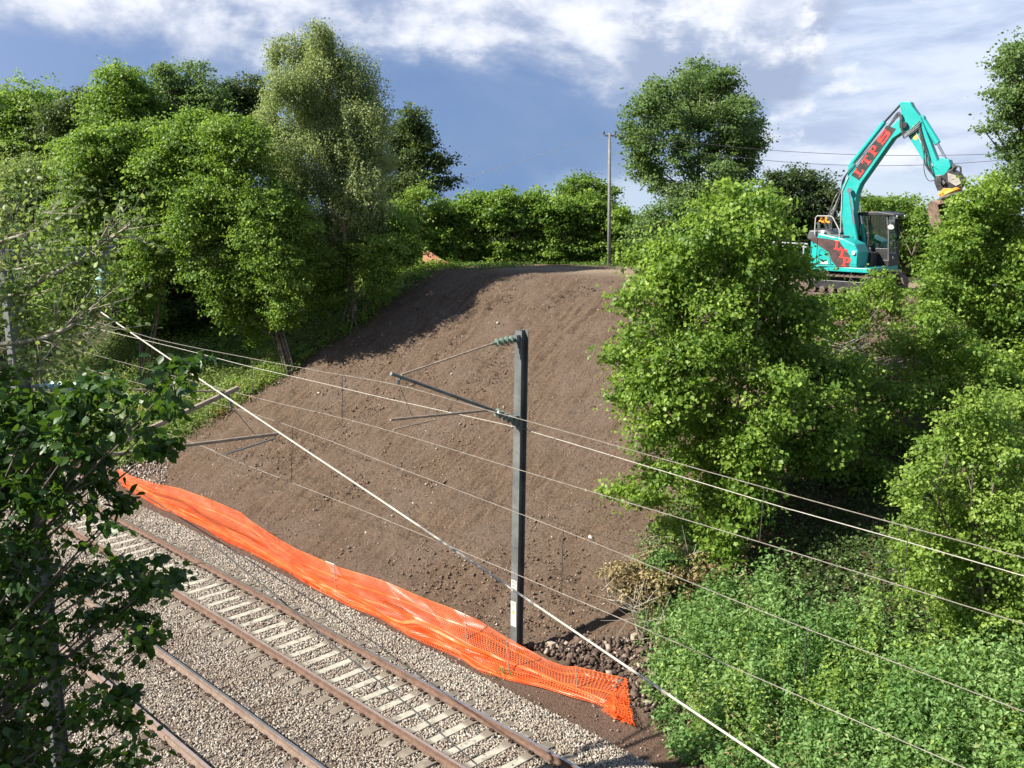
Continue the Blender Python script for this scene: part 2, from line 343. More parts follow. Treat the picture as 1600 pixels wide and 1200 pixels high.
def build_ground():
    far_s = np.concatenate([-np.geomspace(2, 500, 26)[::-1] + 2, np.arange(0.5, 46, 0.105), 46 + np.geomspace(0.3, 900, 44)])
    far_n = np.concatenate([-np.geomspace(1, 400, 22)[::-1], np.arange(0, 13.4, 0.4), np.arange(13.5, 38, 0.10), 38 + np.geomspace(0.3, 900, 42)])
    S, N = np.meshgrid(far_s, far_n, indexing='ij')
    Z = h_sn(S, N)
    slope = np.clip((N - 15.0) / 1.2, 0, 1) * np.clip((crest(S) + 0.5 - N) / 1.2, 0, 1)
    fine = (S > -2) & (S < 50) & (N < 40)
    Z = Z + fine * slope * (0.36 * fbm(S * 0.32, N * 0.32, 3, 3) + 0.16 * fbm(S * 1.1 + N * 0.3, N * 0.35, 4, 9) + 0.26 * fbm(S * 3.4, N * 2.7, 4, 21, 0.7))
    Z = Z + slope * np.where((S > 20) & (S < 36), 0.17 * np.abs(fbm((S + N * 0.42) * 1.1, N * 0.05, 2, 5)) * 3 * np.clip((N - 24) / 4, 0, 1), 0)
    for s0 in (26.4, 28.6, 31.2, 33.0):
        u = S - (s0 + (N - 30) * 0.16 + 0.15 * fbm(N * 0.4, N * 0 + s0, 2, 7)); m = np.clip((N - 23.5) / 1.5, 0, 1) * slope
        Z = Z - 0.085 * np.exp(-(u / 0.16) ** 2) * m * (0.7 + 0.5 * np.sin(N * 14)) + 0.05 * np.exp(-((u - 0.30) / 0.12) ** 2) * m
    Z = Z + np.where((N > 13.6) & (N < 15.6) & fine, 0.06 * fbm(S * 2, N * 2, 3, 8), 0)
    pl = np.clip((N - crest(S)) / 2, 0, 1) * fine
    Z = Z + pl * (0.16 * fbm(S * 0.8, N * 0.8, 4, 31))
    # far land gently rolling so the horizon is not a ruled line
    R_ = np.hypot(S, N); Z = Z - (0.20 * np.clip(R_ - 68, 0, 32) + 0.02 * np.clip(R_ - 100, 0, None)) * (N > 12); far = np.clip((R_ - 120) / 200, 0, 1); Z = Z + far * 4 * fbm(S * 0.006, N * 0.006, 3, 77)
    P = DV[None, None, :] * S[..., None] + NV[None, None, :] * (N + KC * np.clip(S - 15.0, -60, 60) ** 2)[..., None]
    V = np.concatenate([P, Z[..., None]], -1).reshape(-1, 3)
    ns, nn = S.shape
    i, j = np.meshgrid(np.arange(ns - 1), np.arange(nn - 1), indexing='ij')
    a = (i * nn + j).ravel(); Fq = np.stack([a, a + 1, a + nn + 1, a + nn], 1)
    cs = S.ravel()[a]; cn = N.ravel()[a]
    left = 36.7 + 0.9 * fbm(cn * 0.5, cs * 0 + 3, 3, 4) + np.interp(cn, [15, 20, 26, 31], [0.6, 0.2, -1.2, -0.4])
    rightb = np.interp(cn, [15.3, 17.5, 20.5, 24], [12.2, 14.5, 15.5, -2]) + 0.8 * fbm(cn * 0.9, cs * 0 + 9, 3, 6)
    bare = (cn > 14.9) & (cs < left) & (cs > rightb) & (cn < crest(cs) + 1.3) & (cs > -1)
    def piece(name, mask, m):
        fq = Fq[mask]; u, inv = np.unique(fq.ravel(), return_inverse=True)
        o = bulk(name, V[u], np.full(len(fq), 4), inv, m, smooth=True)
        s_, n_ = S.ravel()[u], N.ravel()[u]; c_ = crest(s_)
        sandy = np.clip(1.3 - np.abs(n_ - c_ - 2.6) / 2.2, 0, 1) * (s_ < 36.5) * (s_ > -5) * 1.0
        sandy += np.clip((n_ - c_ + 1) / 1.5, 0, 1) * (s_ < 27) * (s_ > 4) * (n_ < c_ + 7) * 0.5
        grassy = np.where((n_ > c_ + 5.0) | ((s_ > 37.5) & (n_ > 15.5)) | (n_ < 4.3) | ((s_ < 12) & (n_ > 16)), 1.0, 0.0)
        red = np.clip(1 - np.abs(n_ - 14.35) / 1.0, 0, 1) + np.where((n_ > 15) & (n_ < 17), 0.15, 0)
        for nm, val in (('sandy', np.clip(sandy, 0, 1)), ('grassy', grassy), ('red', red)):
            at = o.data.attributes.new(nm, 'FLOAT', 'POINT'); at.data.foreach_set('value', val.astype(np.float32))
        return o
    tag(piece('ground', ~bare, soil_mat('ground_soil', True)), kind='structure')
    tag(piece('bare_soil_slope', bare, soil_mat('bare_soil', False)), kind='structure')
build_ground()

# ballast: a sheet under the stones, then the stones
def build_ballast():
    s = np.concatenate([-np.geomspace(1, 60, 10)[::-1], np.arange(0, 60, 0.5), np.linspace(60, 160, 40)]); n = np.array([5.45, 5.9, 7, 8.2, 9.4, 10.6, 11.8, 12.9, 13.35, 13.75])
    z = np.array([-0.26, -0.236, -0.216, -0.216, -0.216, -0.236, -0.236, -0.236, -0.236, -0.31])
    S, N = np.meshgrid(s, n, indexing='ij'); P = DV * S[..., None] + NV * (N + KC * np.clip(S - 15.0, -60, 60) ** 2)[..., None]
    V = np.concatenate([P, np.broadcast_to(z, S.shape)[..., None]], -1).reshape(-1, 3); ns, nn = S.shape
    i, j = np.meshgrid(np.arange(ns - 1), np.arange(nn - 1), indexing='ij'); a = (i * nn + j).ravel()
    def fn(t):
        v = geo(t); vo = t.new('ShaderNodeTexVoronoi', ins={'Vector': v, 'Scale': 22.0})
        c = t.mix(vo.outputs['Color'], (0.14, 0.11, 0.085), (0.30, 0.25, 0.20))
        return pbsdf(t, c, 0.9, 0, vo.outputs['Distance'], 1.0, 0.03, 0.2)
    tag(bulk('ballast_bed', V, np.full(len(a), 4), np.stack([a, a + 1, a + nn + 1, a + nn], 1), mat('ballast_bed', fn), smooth=True), kind='structure')
build_ballast()

def stones(name, P, size, matr, seed=1, tone=None, flat=0.7):
    """irregular eight-cornered stones at points P"""
    rg = np.random.default_rng(seed); n = len(P)
    base = np.array([[x, y, z] for z in (-1, 1) for y in (-1, 1) for x in (-1, 1)], float) * 0.5
    V = base[None] * rg.uniform(0.65, 1.2, (n, 1, 3)) * rg.uniform(0.55, 1.15, (n, 8, 3)) * np.array([1.15, 0.85, flat])
    q = rg.normal(size=(n, 4)); q[:, 1:3] *= 0.55; q /= np.linalg.norm(q, axis=1)[:, None]
    w, x, y, z = q.T
    R = np.stack([1 - 2 * (y * y + z * z), 2 * (x * y - z * w), 2 * (x * z + y * w), 2 * (x * y + z * w), 1 - 2 * (x * x + z * z), 2 * (y * z - x * w), 2 * (x * z - y * w), 2 * (y * z + x * w), 1 - 2 * (x * x + y * y)], -1).reshape(n, 3, 3)
    V = np.einsum('nij,nkj->nki', R, V) * np.asarray(size).reshape(-1, 1, 1) + P[:, None, :]
    Fc = np.array([(0, 2, 3, 1), (4, 5, 7, 6), (0, 1, 5, 4), (2, 6, 7, 3), (0, 4, 6, 2), (1, 3, 7, 5)])
    idx = (np.arange(n)[:, None, None] * 8 + Fc[None]).reshape(-1)
    if tone is None: tone = rg.random(n)
    return bulk(name, V.reshape(-1, 3), np.full(n * 6, 4), idx, matr, tone=np.repeat(tone, 8))
def stonemat(name, a, b, c, bs=0.4):
    def fn(t):
        k = attr(t); v = geo(t); col = t.mix(t.ss(k, 0.0, 0.5), a, b); col = t.mix(t.ss(k, 0.6, 1.0), col, c)
        n = t.noise(v, 40, 4, 0.6); col = t.mix(t.math('MULTIPLY', t.ss(n, 0.5, 0.75), 0.4), col, a)
        col = t.mix(t.math('MULTIPLY', t.ss(t.noise(v, 0.55, 5, 0.65), 0.42, 0.66), 0.38), col, (a[0] * 1.1, a[1] * 0.95, a[2] * 0.85))
        return pbsdf(t, col, 0.85, 0, n, bs, 0.01, 0.25)
    return mat(name, fn)
GA, GB, PN = 12.342, 3.3507, 1.505        # far rail offset, track spacing, rail centres
SP = 0.5595; S_FAR, S_NEAR = 17.294, 21.28
def build_stones():
    rg = np.random.default_rng(5); n0 = 430000
    # denser near the camera
    s = rg.uniform(3.5, 60, n0); keep = rg.random(n0) < np.clip(26.0 / (s + 4), 0, 1) ** 1.1; s = s[keep]; n = rg.uniform(5.4, 13.75, len(s))
    xy = DV * s[:, None] + NV * (n + KC * (s - 15) ** 2)[:, None]
    zb = np.interp(n, [5.4, 5.9, 8.2, 9.4, 10.6, 13.2, 13.75], [-0.25, -0.215, -0.190, -0.185, -0.215, -0.215, -0.29])
    P = np.column_stack([xy, zb + rg.uniform(-0.014, 0.014, len(s)) + 0.02 * fbm(s * 1.5, n * 1.5, 3, 2)])
    px, py, dd = project(P); ok = (px > -60) & (px < 1660) & (py > 680) & (py < 1300)
    # clear of sleepers of the far line and of all rails
    u = np.abs((s - S_FAR) / SP - np.round((s - S_FAR) / SP)) * SP; on = (u < 0.125) & (n > GA - PN - 0.5) & (n < GA + 0.5)
    ok &= ~(on & (rg.random(len(s)) < 0.97))
    u = np.abs((s - S_NEAR) / SP - np.round((s - S_NEAR) / SP)) * SP
    rn = GA - GB
    near = (u < 0.12) & (((np.abs(n - rn) < 0.42) | (np.abs(n - rn + PN) < 0.42)))
    ok &= ~(near & (rg.random(len(s)) < 0.80))
    for r in (GA, GA - PN, rn, rn - PN): ok &= np.abs(n - r) > 0.085
    P = P[ok]; s = s[ok]; n = n[ok]
    tone = rg.random(len(P)) ** np.where((n < GA - PN - 0.4) , 1.5, 0.95)
    size = rg.uniform(0.024, 0.051, len(P)) * np.clip((s + 4) / 26.0, 1, 2.0) ** 0.55
    P[:, 2] += size * 0.15
    o = stones('ballast_gravel', P, size, stonemat('ballast_stone', (0.165, 0.132, 0.105), (0.31, 0.268, 0.215), (0.50, 0.455, 0.38)), 3, tone)
    tag(o, 'pale grey and brown stone ballast between and beside the two tracks', 'ballast', kind='stuff')
build_stones()

# ------------------------------------------------------------------ tracks
def conc_mat(name, c1, c2, c3):
    def fn(t):
        v = objc(t); g = geo(t); n = t.noise(g, 5, 6, 0.65); c = t.mix(t.ss(n, 0.35, 0.65), c1, c2)
        sp = t.new('ShaderNodeSeparateXYZ', ins={0: v}); ax = t.math('ABSOLUTE', sp.outputs[0])
        st = t.math('MULTIPLY', t.ss(ax, 0.36, 0.50), t.ss(t.noise(g, 3, 5, 0.7, w=4.0), 0.15, 0.5))
        c = t.mix(t.math('MULTIPLY', st, 0.85), c, c3)
        c = t.mix(t.math('MULTIPLY', t.ss(t.noise(g, 7, 4, 0.6, w=8.0), 0.52, 0.66), 0.65), c, c3)
        return pbsdf(t, c, 0.85, 0, t.noise(g, 60, 3), 0.3, 0.004, 0.2)
    return mat(name, fn)
M['conc'] = conc_mat('sleeper_concrete', (0.31, 0.285, 0.225), (0.40, 0.37, 0.30), (0.13, 0.105, 0.08))
M['conc_old'] = conc_mat('sleeper_concrete_old', (0.12, 0.095, 0.075), (0.18, 0.15, 0.12), (0.095, 0.072, 0.055))
def sleeper_mesh(m, name):
    b = MB(); xs = [-1.25, -1.05, -0.55, -0.38, 0.38, 0.55, 1.05, 1.25]
    zt = [-0.215, -0.180, -0.180, -0.197, -0.197, -0.180, -0.180, -0.215]; wt = [0.10, 0.115, 0.115, 0.092, 0.092, 0.115, 0.115, 0.10]
    V = []
    for x, z, w in zip(xs, zt, wt): V += [(x, -w - 0.03, -0.36), (x, -w, z), (x, w, z), (x, w + 0.03, -0.36)]
    Fc = []
    for i in range(7):
        a = i * 4; c = a + 4; Fc += [(a, c, c + 1, a + 1), (a + 1, c + 1, c + 2, a + 2), (a + 2, c + 2, c + 3, a + 3), (a + 3, c + 3, c, a)]
    Fc += [(0, 1, 2, 3), (31, 30, 29, 28)]
    b.add(V, Fc); o = b.build(name, m, bevel=0.0); return o
def clip_mesh(name):
    b = MB()      # curled spring clip on an iron shoulder
    b.box((0, 0, 0.018), (0.075, 0.12, 0.035)); b.tube([(-0.055, -0.05, 0.05), (-0.01, -0.06, 0.07), (0.045, -0.03, 0.055), (0.05, 0.03, 0.055), (0.0, 0.055, 0.07), (-0.055, 0.03, 0.045)], 0.014, 5)
    return b.build(name, M['clip'])
def rail_profile(): return [(-0.070, -0.159), (0.070, -0.159), (0.070, -0.149), (0.022, -0.132), (0.010, -0.118), (0.009, -0.048), (0.034, -0.036), (0.036, -0.010), (0.028, -0.001), (-0.028, -0.001), (-0.036, -0.010), (-0.034, -0.036), (-0.009, -0.048), (-0.010, -0.118), (-0.022, -0.132), (-0.070, -0.149)]
def rail(n, parent, side, head):
    ss = np.concatenate([[-60, -30, -10], np.arange(0, 62, 1.5), [80, 110, 150]]); pr = rail_profile(); k = len(pr); V = []
    for s in ss:
        for (a, z) in pr:
            p = W(min(max(s, -45), 75), n + a, z) + (np.array([*(DV * (s - min(max(s, -45), 75))), 0])); V.append(p)
    b = MB(); Fc = []
    for i in range(len(ss) - 1):
        for j in range(k):
            j2 = (j + 1) % k; Fc.append((i * k + j, i * k + j2, (i + 1) * k + j2, (i + 1) * k + j))
    b.add(V, Fc); b.m = [1 if (j % k) in (8,) else 0 for j in range(len(Fc))]
    return b.build('rail', [side, head], parent)
def build_track(n_out, s0, label, cmat, sides, heads, s_lo, s_hi):
    root = empty('railway_track', W(15, n_out - PN / 2, -0.36), 0.0, label=label, cat='railway track')
    inv = Matrix.Translation(-Vector(root.location))
    r1 = rail(n_out, root, sides[0], heads[0]); r2 = rail(n_out - PN, root, sides[1], heads[1])
    for r in (r1, r2): r.matrix_parent_inverse = inv
    i0 = math.ceil((s_lo - s0) / SP); i1 = math.floor((s_hi - s0) / SP)
    rg = random.Random(int(s0 * 10)); first = cl0 = None
    for i in range(i0, i1 + 1):
        s = s0 + i * SP
        ang = TH + 2 * KC * (s - 15) * -1 + rg.uniform(-0.012, 0.012)
        if first is None: sl = first = sleeper_mesh(cmat, 'sleeper')
        else: sl = first.copy(); scene.collection.objects.link(sl)
        sl.parent = root; sl.matrix_parent_inverse = inv
        p = W(s + rg.uniform(-0.012, 0.012), n_out - PN / 2, rg.uniform(-0.004, 0.003)); sl.location = p; sl.rotation_euler = (0, 0, ang)
        for x in (-PN / 2 - 0.105, -PN / 2 + 0.105, PN / 2 - 0.105, PN / 2 + 0.105):
            if cl0 is None: c = cl0 = clip_mesh('rail_clip')
            else: c = cl0.copy(); scene.collection.objects.link(c)
            c.parent = sl; c.scale = (0.72, 0.72, 0.72); c.location = (x, 0, -0.180); c.rotation_euler = (0, 0, math.pi if (abs(x) > PN / 2) == (x > 0) else 0)
    return root
build_track(GA, S_FAR, 'far railway track with pale cream sleepers beside the orange netting', M['conc'], (M['rail_side'], M['rail_side']), (M['rail_head'], M['rail_head_dull']), 2, 50)
build_track(GA - GB, S_NEAR, 'nearer railway track with dull brown sleepers half buried in ballast', M['conc_old'], (M['rail_side2'], M['rail_side2']), (M['rail_head'], M['rail_head_dull']), 2, 46)
# ------------------------------------------------------------------ masts and wires
def rot_towards(A, B):
    return (Vector(B) - Vector(A)).to_track_quat('Z', 'Y').to_matrix()
def insulator(A, B, name, parent, m, n=4, r=0.085):
    prof = [(0, 0.028), (0.06, 0.028)]
    for i in range(n):
        t0 = 0.08 + 0.84 * i / n; dt = 0.84 / n
        prof += [(t0, 0.035), (t0 + dt * 0.18, r * 0.75), (t0 + dt * 0.34, r), (t0 + dt * 0.50, r * 0.97), (t0 + dt * 0.62, 0.045), (t0 + dt * 0.98, 0.034)]
    prof += [(0.94, 0.028), (1, 0.028)]
    return MB().lathe(A, B, prof, 14).build(name, m, parent, smooth=False)
def h_beam(base, top, w, d, name, m, parent):
    """H section: flanges face the track, web across"""
    b = MB(); A = np.array(base); B = np.array(top); tf = 0.018
    nx = np.array([*NV, 0]); sx = np.array([*DV, 0])
    def bar(off, a, c):
        V = []
        for P in (A, B):
            for (i, j) in ((-1, -1), (1, -1), (1, 1), (-1, 1)): V.append(P + off + nx * i * a / 2 + sx * j * c / 2)
        b.add(V, [(0, 1, 2, 3), (7, 6, 5, 4), (0, 4, 5, 1), (1, 5, 6, 2), (2, 6, 7, 3), (3, 7, 4, 0)])
    bar(nx * (d / 2 - tf / 2), tf, w); bar(-nx * (d / 2 - tf / 2), tf, w); bar(nx * 0, d - 2 * tf, 0.014)
    return b.build(name, m, parent)
def parent_keep(root, objs):
    inv = Matrix.Translation(-Vector(root.location))
    for o in objs:
        o.parent = root; o.matrix_parent_inverse = inv

def far_mast():
    S = 15.93; base = at_n(806.5, 1013, 15.35); base[2] = -0.9; top = at_y(815.3, 516, base[1])
    root = empty('overhead_line_mast', base, label='grey steel overhead line mast with bracket arms standing in front of the bare soil slope', cat='mast', group='overhead line masts')
    P = [h_beam(base, top, 0.215, 0.215, 'post', M['mast_steel'], None)]
    face = lambda z: base + (top - base) * ((z - base[2]) / (top[2] - base[2])) - np.array([*NV, 0]) * 0.11
    q = lambda x, y: at_s(x, y, S)
    # arm assembly in the plane square to the track
    zt = q(801, 528)[2]; zb = q(803, 655)[2]
    b = MB().box(face(zt) - np.array([*NV, 0]) * 0.05, (0.10, 0.13, 0.16), R=Matrix.Rotation(TH, 3, 'Z')); P.append(b.build('bracket', M['steel_dark']))
    b = MB().box(face(zb) - np.array([*NV, 0]) * 0.06, (0.12, 0.14, 0.22), R=Matrix.Rotation(TH, 3, 'Z')); P.append(b.build('bracket', M['steel_dark']))
    a0 = face(zt) - np.array([*NV, 0]) * 0.1; a1 = q(769, 537)
    P.append(insulator(a0, a1, 'insulator', None, M['insul'], 4, 0.095))
    tie_end = q(627, 585.5)
    P.append(MB().tube([a1, tie_end], 0.022, 6).build('tie_rod', M['tube_rust']))
    c0 = face(zb) - np.array([*NV, 0]) * 0.12; c1 = q(770, 641)
    P.append(insulator(c0, c1, 'insulator', None, M['insul'], 4, 0.095))
    tub = MB().tube([c1, q(612, 584)], 0.034, 8); tub.tube([q(613.5, 584.5), q(611, 583.5)], 0.04, 8); P.append(tub.build('cantilever_tube', M['steel_dark']))
    sup = q(622, 597.5)
    P.append(MB().tube([q(627, 589), q(625, 593), sup], 0.02, 6).tube([sup + [0, 0, -.03], sup + [0, 0, .05]], 0.035, 6).build('wire_clamp', M['steel_dark']))
    reg0 = q(610, 656); reg1 = q(760, 641.5)
    P.append(MB().tube([reg0, reg1], 0.028, 8).tube([reg1, q(772, 641.5)], 0.016, 6).build('registration_tube', M['tube_rust']))
    P.append(MB().tube([q(679.5, 649), q(679.5, 656), q(616, 671)], 0.014, 6).tube([q(615, 671), q(615, 675)], 0.02, 6).build('steady_arm', M['tube_rust']))
    P.append(MB().tube([sup, q(645, 652)], 0.006, 4).build('bridle_wire', M['wire_dark']))
    # plates low on the flange facing the track
    up = (top - base) / np.linalg.norm(top - base)
    def plate(y0, y1, name, fn):
        z0 = at_y(801, y1, base[1])[2]; z1 = at_y(801, y0, base[1])[2]; w = 0.17
        b = MB(); c = face((z0 + z1) / 2) - np.array([*NV, 0]) * 0.006; R = Matrix.Rotation(TH, 3, 'Z')
        b.box(c, (0.006, w, z1 - z0), 0, R); fn(b, c, w, z1 - z0, R); P.append(b.build(name, [M['white'], M['black'], M['yellow']]))
    def on(b, c, y, z, wy, hz, mi, R, d=0.0045): b.box(np.array(c) + np.array(R @ Vector((-d, y, z))), (0.003, wy, hz), mi, R)
    rg = random.Random(3)
    def num(b, c, w, h, R):
        for k in range(3):
            z = h * (0.33 - 0.33 * k)
            for y in (-0.045, 0.0, 0.045):
                for s in (-1, 1): on(b, c, y + 0.012 * s, z, 0.008, h * 0.2, 1, R)
                on(b, c, y, z + rg.choice((-1, 0, 1)) * h * 0.09, 0.028, 0.012, 1, R, 0.005)
    def warn(b, c, w, h, R):
        for k in range(3): on(b, c, 0, h * (0.44 - 0.05 * k), 0.12 - 0.02 * (k % 2), 0.014, 1, R)
        z = h * 0.10; zz = [(-0.062, z - 0.06), (0.062, z - 0.06), (0.0, z + 0.06)]
        for pts, mi, d in ((zz, 1, 0.004), ([(p[0] * 0.72, z - 0.005 + (p[1] - z) * 0.70) for p in zz], 2, 0.0055)):
            V = [np.array(c) + np.array(R @ Vector((-d - 0.002 * q, p[0], p[1]))) for q in (0, 1) for p in pts]
            b.add(V, [(0, 1, 2), (5, 4, 3), (0, 3, 4, 1), (1, 4, 5, 2), (2, 5, 3, 0)], mi)
        on(b, c, 0, z - 0.002, 0.010, 0.05, 1, R, 0.008)
        for k in range(4): on(b, c, 0.0, -h * (0.16 + 0.07 * k), 0.10 - 0.03 * (k % 2), 0.016, 1, R)
    plate(905, 922, 'number_plate', num); plate(938, 976, 'warning_plate', warn)
    parent_keep(root, P)
far_mast()

def near_mast():
    base = W(15.45, 4.88, -0.9); top = W(15.45, 4.80, 9.45); S = 15.45
    root = empty('overhead_line_mast', base, label='grey overhead line mast with a top cross-arm half hidden by dark leaves', cat='mast', group='overhead line masts')
    q = lambda x, y: at_s(x, y, S)
    P = [h_beam(base, top, 0.23, 0.23, 'post', M['mast_steel'], None)]
    arm_end = q(166, 401)
    P.append(MB().box((W(15.45, 4.6, 9.50) + arm_end) / 2, (np.linalg.norm((arm_end - W(15.45, 4.6, 9.5))[:2]) + 0.3, 0.12, 0.12), R=Matrix.Rotation(TH, 3, 'Z')).build('cross_arm', M['mast_steel']))
    e = q(158, 405); f_ = q(158, 470); P.append(insulator(e, f_, 'insulator', None, M['insul_pale'], 5, 0.085))
    P.append(MB().box(q(160, 400), (0.16, 0.16, 0.2), R=Matrix.Rotation(TH, 3, 'Z')).build('bracket', M['mast_steel']))
    i0 = q(60, 603); i1 = q(128, 607)
    P.append(MB().tube([W(15.45, 4.9, i0[2]), i0], 0.03, 6).build('bracket', M['steel_dark']))
    P.append(insulator(i0, i1, 'insulator', None, M['insul_pale'], 5, 0.09))
    P.append(MB().tube([i1, q(352, 612)], 0.016, 6).build('tie_rod', M['tube_rust']))
    P.append(MB().tube([q(110, 727), q(372, 606)], 0.046, 8).build('cantilever_tube', M['tube_rust']))
    j0 = W(15.45, 4.95, q(60, 750)[2]); P.append(insulator(j0, q(110, 727), 'insulator', None, M['insul_pale'], 5, 0.09))
    P.append(MB().tube([q(130, 716), q(433, 678)], 0.031, 8).build('registration_tube', M['tube_rust']))
    P.append(MB().tube([q(430, 680), q(430, 685), q(353, 710), q(353, 713)], 0.014, 6).build('steady_arm', M['steel_dark']))
    P.append(MB().tube([q(356, 612), q(362, 640)], 0.02, 6).tube([q(366, 640), q(401, 682)], 0.007, 4).build('wire_clamp', M['steel_dark']))
    parent_keep(root, P)
near_mast()

def smoothcurve(P, n=6):
    P = [np.array(p) for p in P]; out = []
    for i in range(len(P) - 1):
        p0 = P[max(i - 1, 0)]; p1 = P[i]; p2 = P[i + 1]; p3 = P[min(i + 2, len(P) - 1)]
        for k in range(n):
            t = k / n; out.append(0.5 * ((2 * p1) + (p2 - p0) * t + (2 * p0 - 5 * p1 + 4 * p2 - p3) * t * t + (3 * p1 - p0 - 3 * p2 + p3) * t ** 3))
    return out + [P[-1]]
def wires():
    def line(pts, n, ext0=0, ext1=0):
        P = [at_n(x, y, n) for x, y in pts]
        if ext0: P = [P[0] + (P[0] - P[1]) / np.linalg.norm(P[0] - P[1]) * ext0] + P
        if ext1: P = P + [P[-1] + (P[-1] - P[-2]) / np.linalg.norm(P[-1] - P[-2]) * ext1]
        return P
    def zat(P, xpx):
        # point of polyline P seen at picture column xpx
        px, _, _ = project(np.array(P)); 
        for i in range(len(P) - 1):
            if (px[i] - xpx) * (px[i + 1] - xpx) <= 0:
                lo, hi = 0.0, 1.0
                for _ in range(30):
                    m = (lo + hi) / 2; x = project(P[i] + (P[i + 1] - P[i]) * m)[0][0]
                    if (x - xpx) * (px[i] - xpx) > 0: lo = m
                    else: hi = m
                return P[i] + (P[i + 1] - P[i]) * lo
    cat = line([(157, 505), (253, 532), (387, 559), (500, 580), (622, 602), (755, 639), (900, 679), (1120, 741), (1333, 800), (1600, 872)], 11.55, 25, 6)
    con = line([(87, 538), (157, 557), (383, 617), (500, 645), (615, 675), (900, 761), (1187, 847), (1600, 975)], 11.55, 25, 6)
    root = empty('overhead_line', cat[5], label='overhead line above the far track, held up by the brackets of the tall mast', cat='overhead wires', group='overhead lines above the tracks')
    P = [MB().tube(smoothcurve(cat), 0.0065, 5).build('bearer_wire', M['wire']), MB().tube(smoothcurve(con), 0.0065, 5).build('running_wire', M['wire'])]
    for x0, x1 in ((1194, 1187), (535, 535), (395, 395), (250, 250), (1420, 1411)):
        P.append(MB().tube([zat(cat, x0), zat(con, x1)], 0.006, 4).build('dropper', M['wire_dark']))
    parent_keep(root, P)
    cat = line([(112, 571), (140, 578), (250, 608), (390, 645), (500, 683), (600, 722), (880, 829), (1190, 955), (1600, 1112)], 8.1, 22, 3)
    con = line([(250, 673), (318, 698), (353, 714), (440, 748), (600, 811), (877, 927), (1100, 1023), (1500, 1197), (1600, 1240)], 8.1, 22, 2)
    root = empty('overhead_line', cat[5], label='overhead line above the nearer track, its two wires crossing low in front of the mast', cat='overhead wires', group='overhead lines above the tracks')
    P = [MB().tube(smoothcurve(cat), 0.0045, 5).build('bearer_wire', M['wire']), MB().tube(smoothcurve(con), 0.0048, 5).build('running_wire', M['wire'])]
    for x0, x1 in ((457, 455), (880, 877), (1260, 1255)):
        P.append(MB().tube([zat(cat, x0), zat(con, x1)], 0.005, 4).build('dropper', M['wire_dark']))
    parent_keep(root, P)
    br = line([(153, 514), (290, 547), (387, 572), (500, 598), (600, 621.7), (801, 666)], 15.5, 25, 0) + [at_n(829, 674, 15.5)] + line([(900, 695), (1194, 784), (1250, 800), (1400, 842), (1600, 900)], 15.5, 0, 6)
    o = MB().tube(smoothcurve(br), 0.008, 5).build('return_wire', M['wire_white'])
    tag(o, 'pale return wire running level behind the mast and across the green bushes', 'wire')
    A = at_n(158, 488, 6.0)
    P = [at_n(158, 488, 6.0) - np.array([*DV, 0]) * 0] + [at_n(x, y, 6.0) for x, y in ((350, 618), (600, 785), (720, 866), (900, 988), (1060, 1096), (1215, 1200), (1330, 1277))]
    o = MB().tube(smoothcurve(P), 0.0105, 7).build('feeder_cable', M['wire_white'])
    tag(o, 'thick white cable sloping down from the hidden mast across the slope to the bottom edge', 'cable')
    # thin dark cable: from the far end of the netting down towards the bridge, sagging
    pts = [(206, 762), (267, 800), (367, 879), (454, 950), (537, 1021), (600, 1071), (667, 1127), (733, 1184), (800, 1243)]
    P = []
    for i, (x, y) in enumerate(pts):
        t = i / (len(pts) - 1); r = ray(x, y); g = at_z(x, y, -0.2); D0 = g[1]; Yd = 1 / ((1 - t) / (D0 - 0.3) + t / 9.5); P.append(at_y(x, y, Yd))
    o = MB().tube(smoothcurve(P), [0.016 - 0.009 * i / (len(smoothcurve(P)) - 1) for i in range(len(smoothcurve(P)))], 6).build('slack_cable', M['wire_dark'])
    tag(o, 'thin dark cable hanging slack across both tracks from the end of the netting', 'cable')
wires()

def utility_pole():
    Y = 48.6; base = at_y(951.8, 426, Y); top = at_y(952.6, 208, Y)
    root = empty('utility_pole', base, label='slim pale grey pole carrying thin wires in front of the hedge', cat='pole')
    P = [MB().tube([base + [0, 0, -0.5], top], [0.095, 0.062], 10).build('post', M['pole_grey'], smooth=True)]
    c = top + [0, 0, -0.12]
    P.append(MB().box(c, (0.5, 0.06, 0.07), R=Matrix.Rotation(0.15, 3, 'Z')).build('cross_arm', M['pole_grey']))
    for s in (-0.27, 0.27):
        p = c + [s, 0.04 * s, 0.04]; P.append(insulator(p, p + [0, 0, 0.17], 'insulator', None, M['black'], 2, 0.05))
    parent_keep(root, P)
    a = c + [-0.27, 0, 0.2]; b = c + [0.27, 0, 0.2]
    o = MB().tube(sag(a, at_y(560, 285, 85), 1.0), 0.009, 4).build('telephone_wire', M['wire']); tag(o, 'faint wire from the pole top down to the dark tree beside the birch', 'wire')
    o = MB().tube(sag(b, at_y(1640, 236, 44), 0.55), 0.010, 4).build('telephone_wire', M['wire_dark']); tag(o, 'upper thin wire across the sky behind the round tree and the digger arm', 'wire')
    o = MB().tube(sag(b - [0, 0, 0.2], at_y(1640, 242, 44), 0.85), 0.010, 4).build('telephone_wire', M['wire_dark']); tag(o, 'lower thin wire across the sky behind the digger arm', 'wire')
utility_pole()

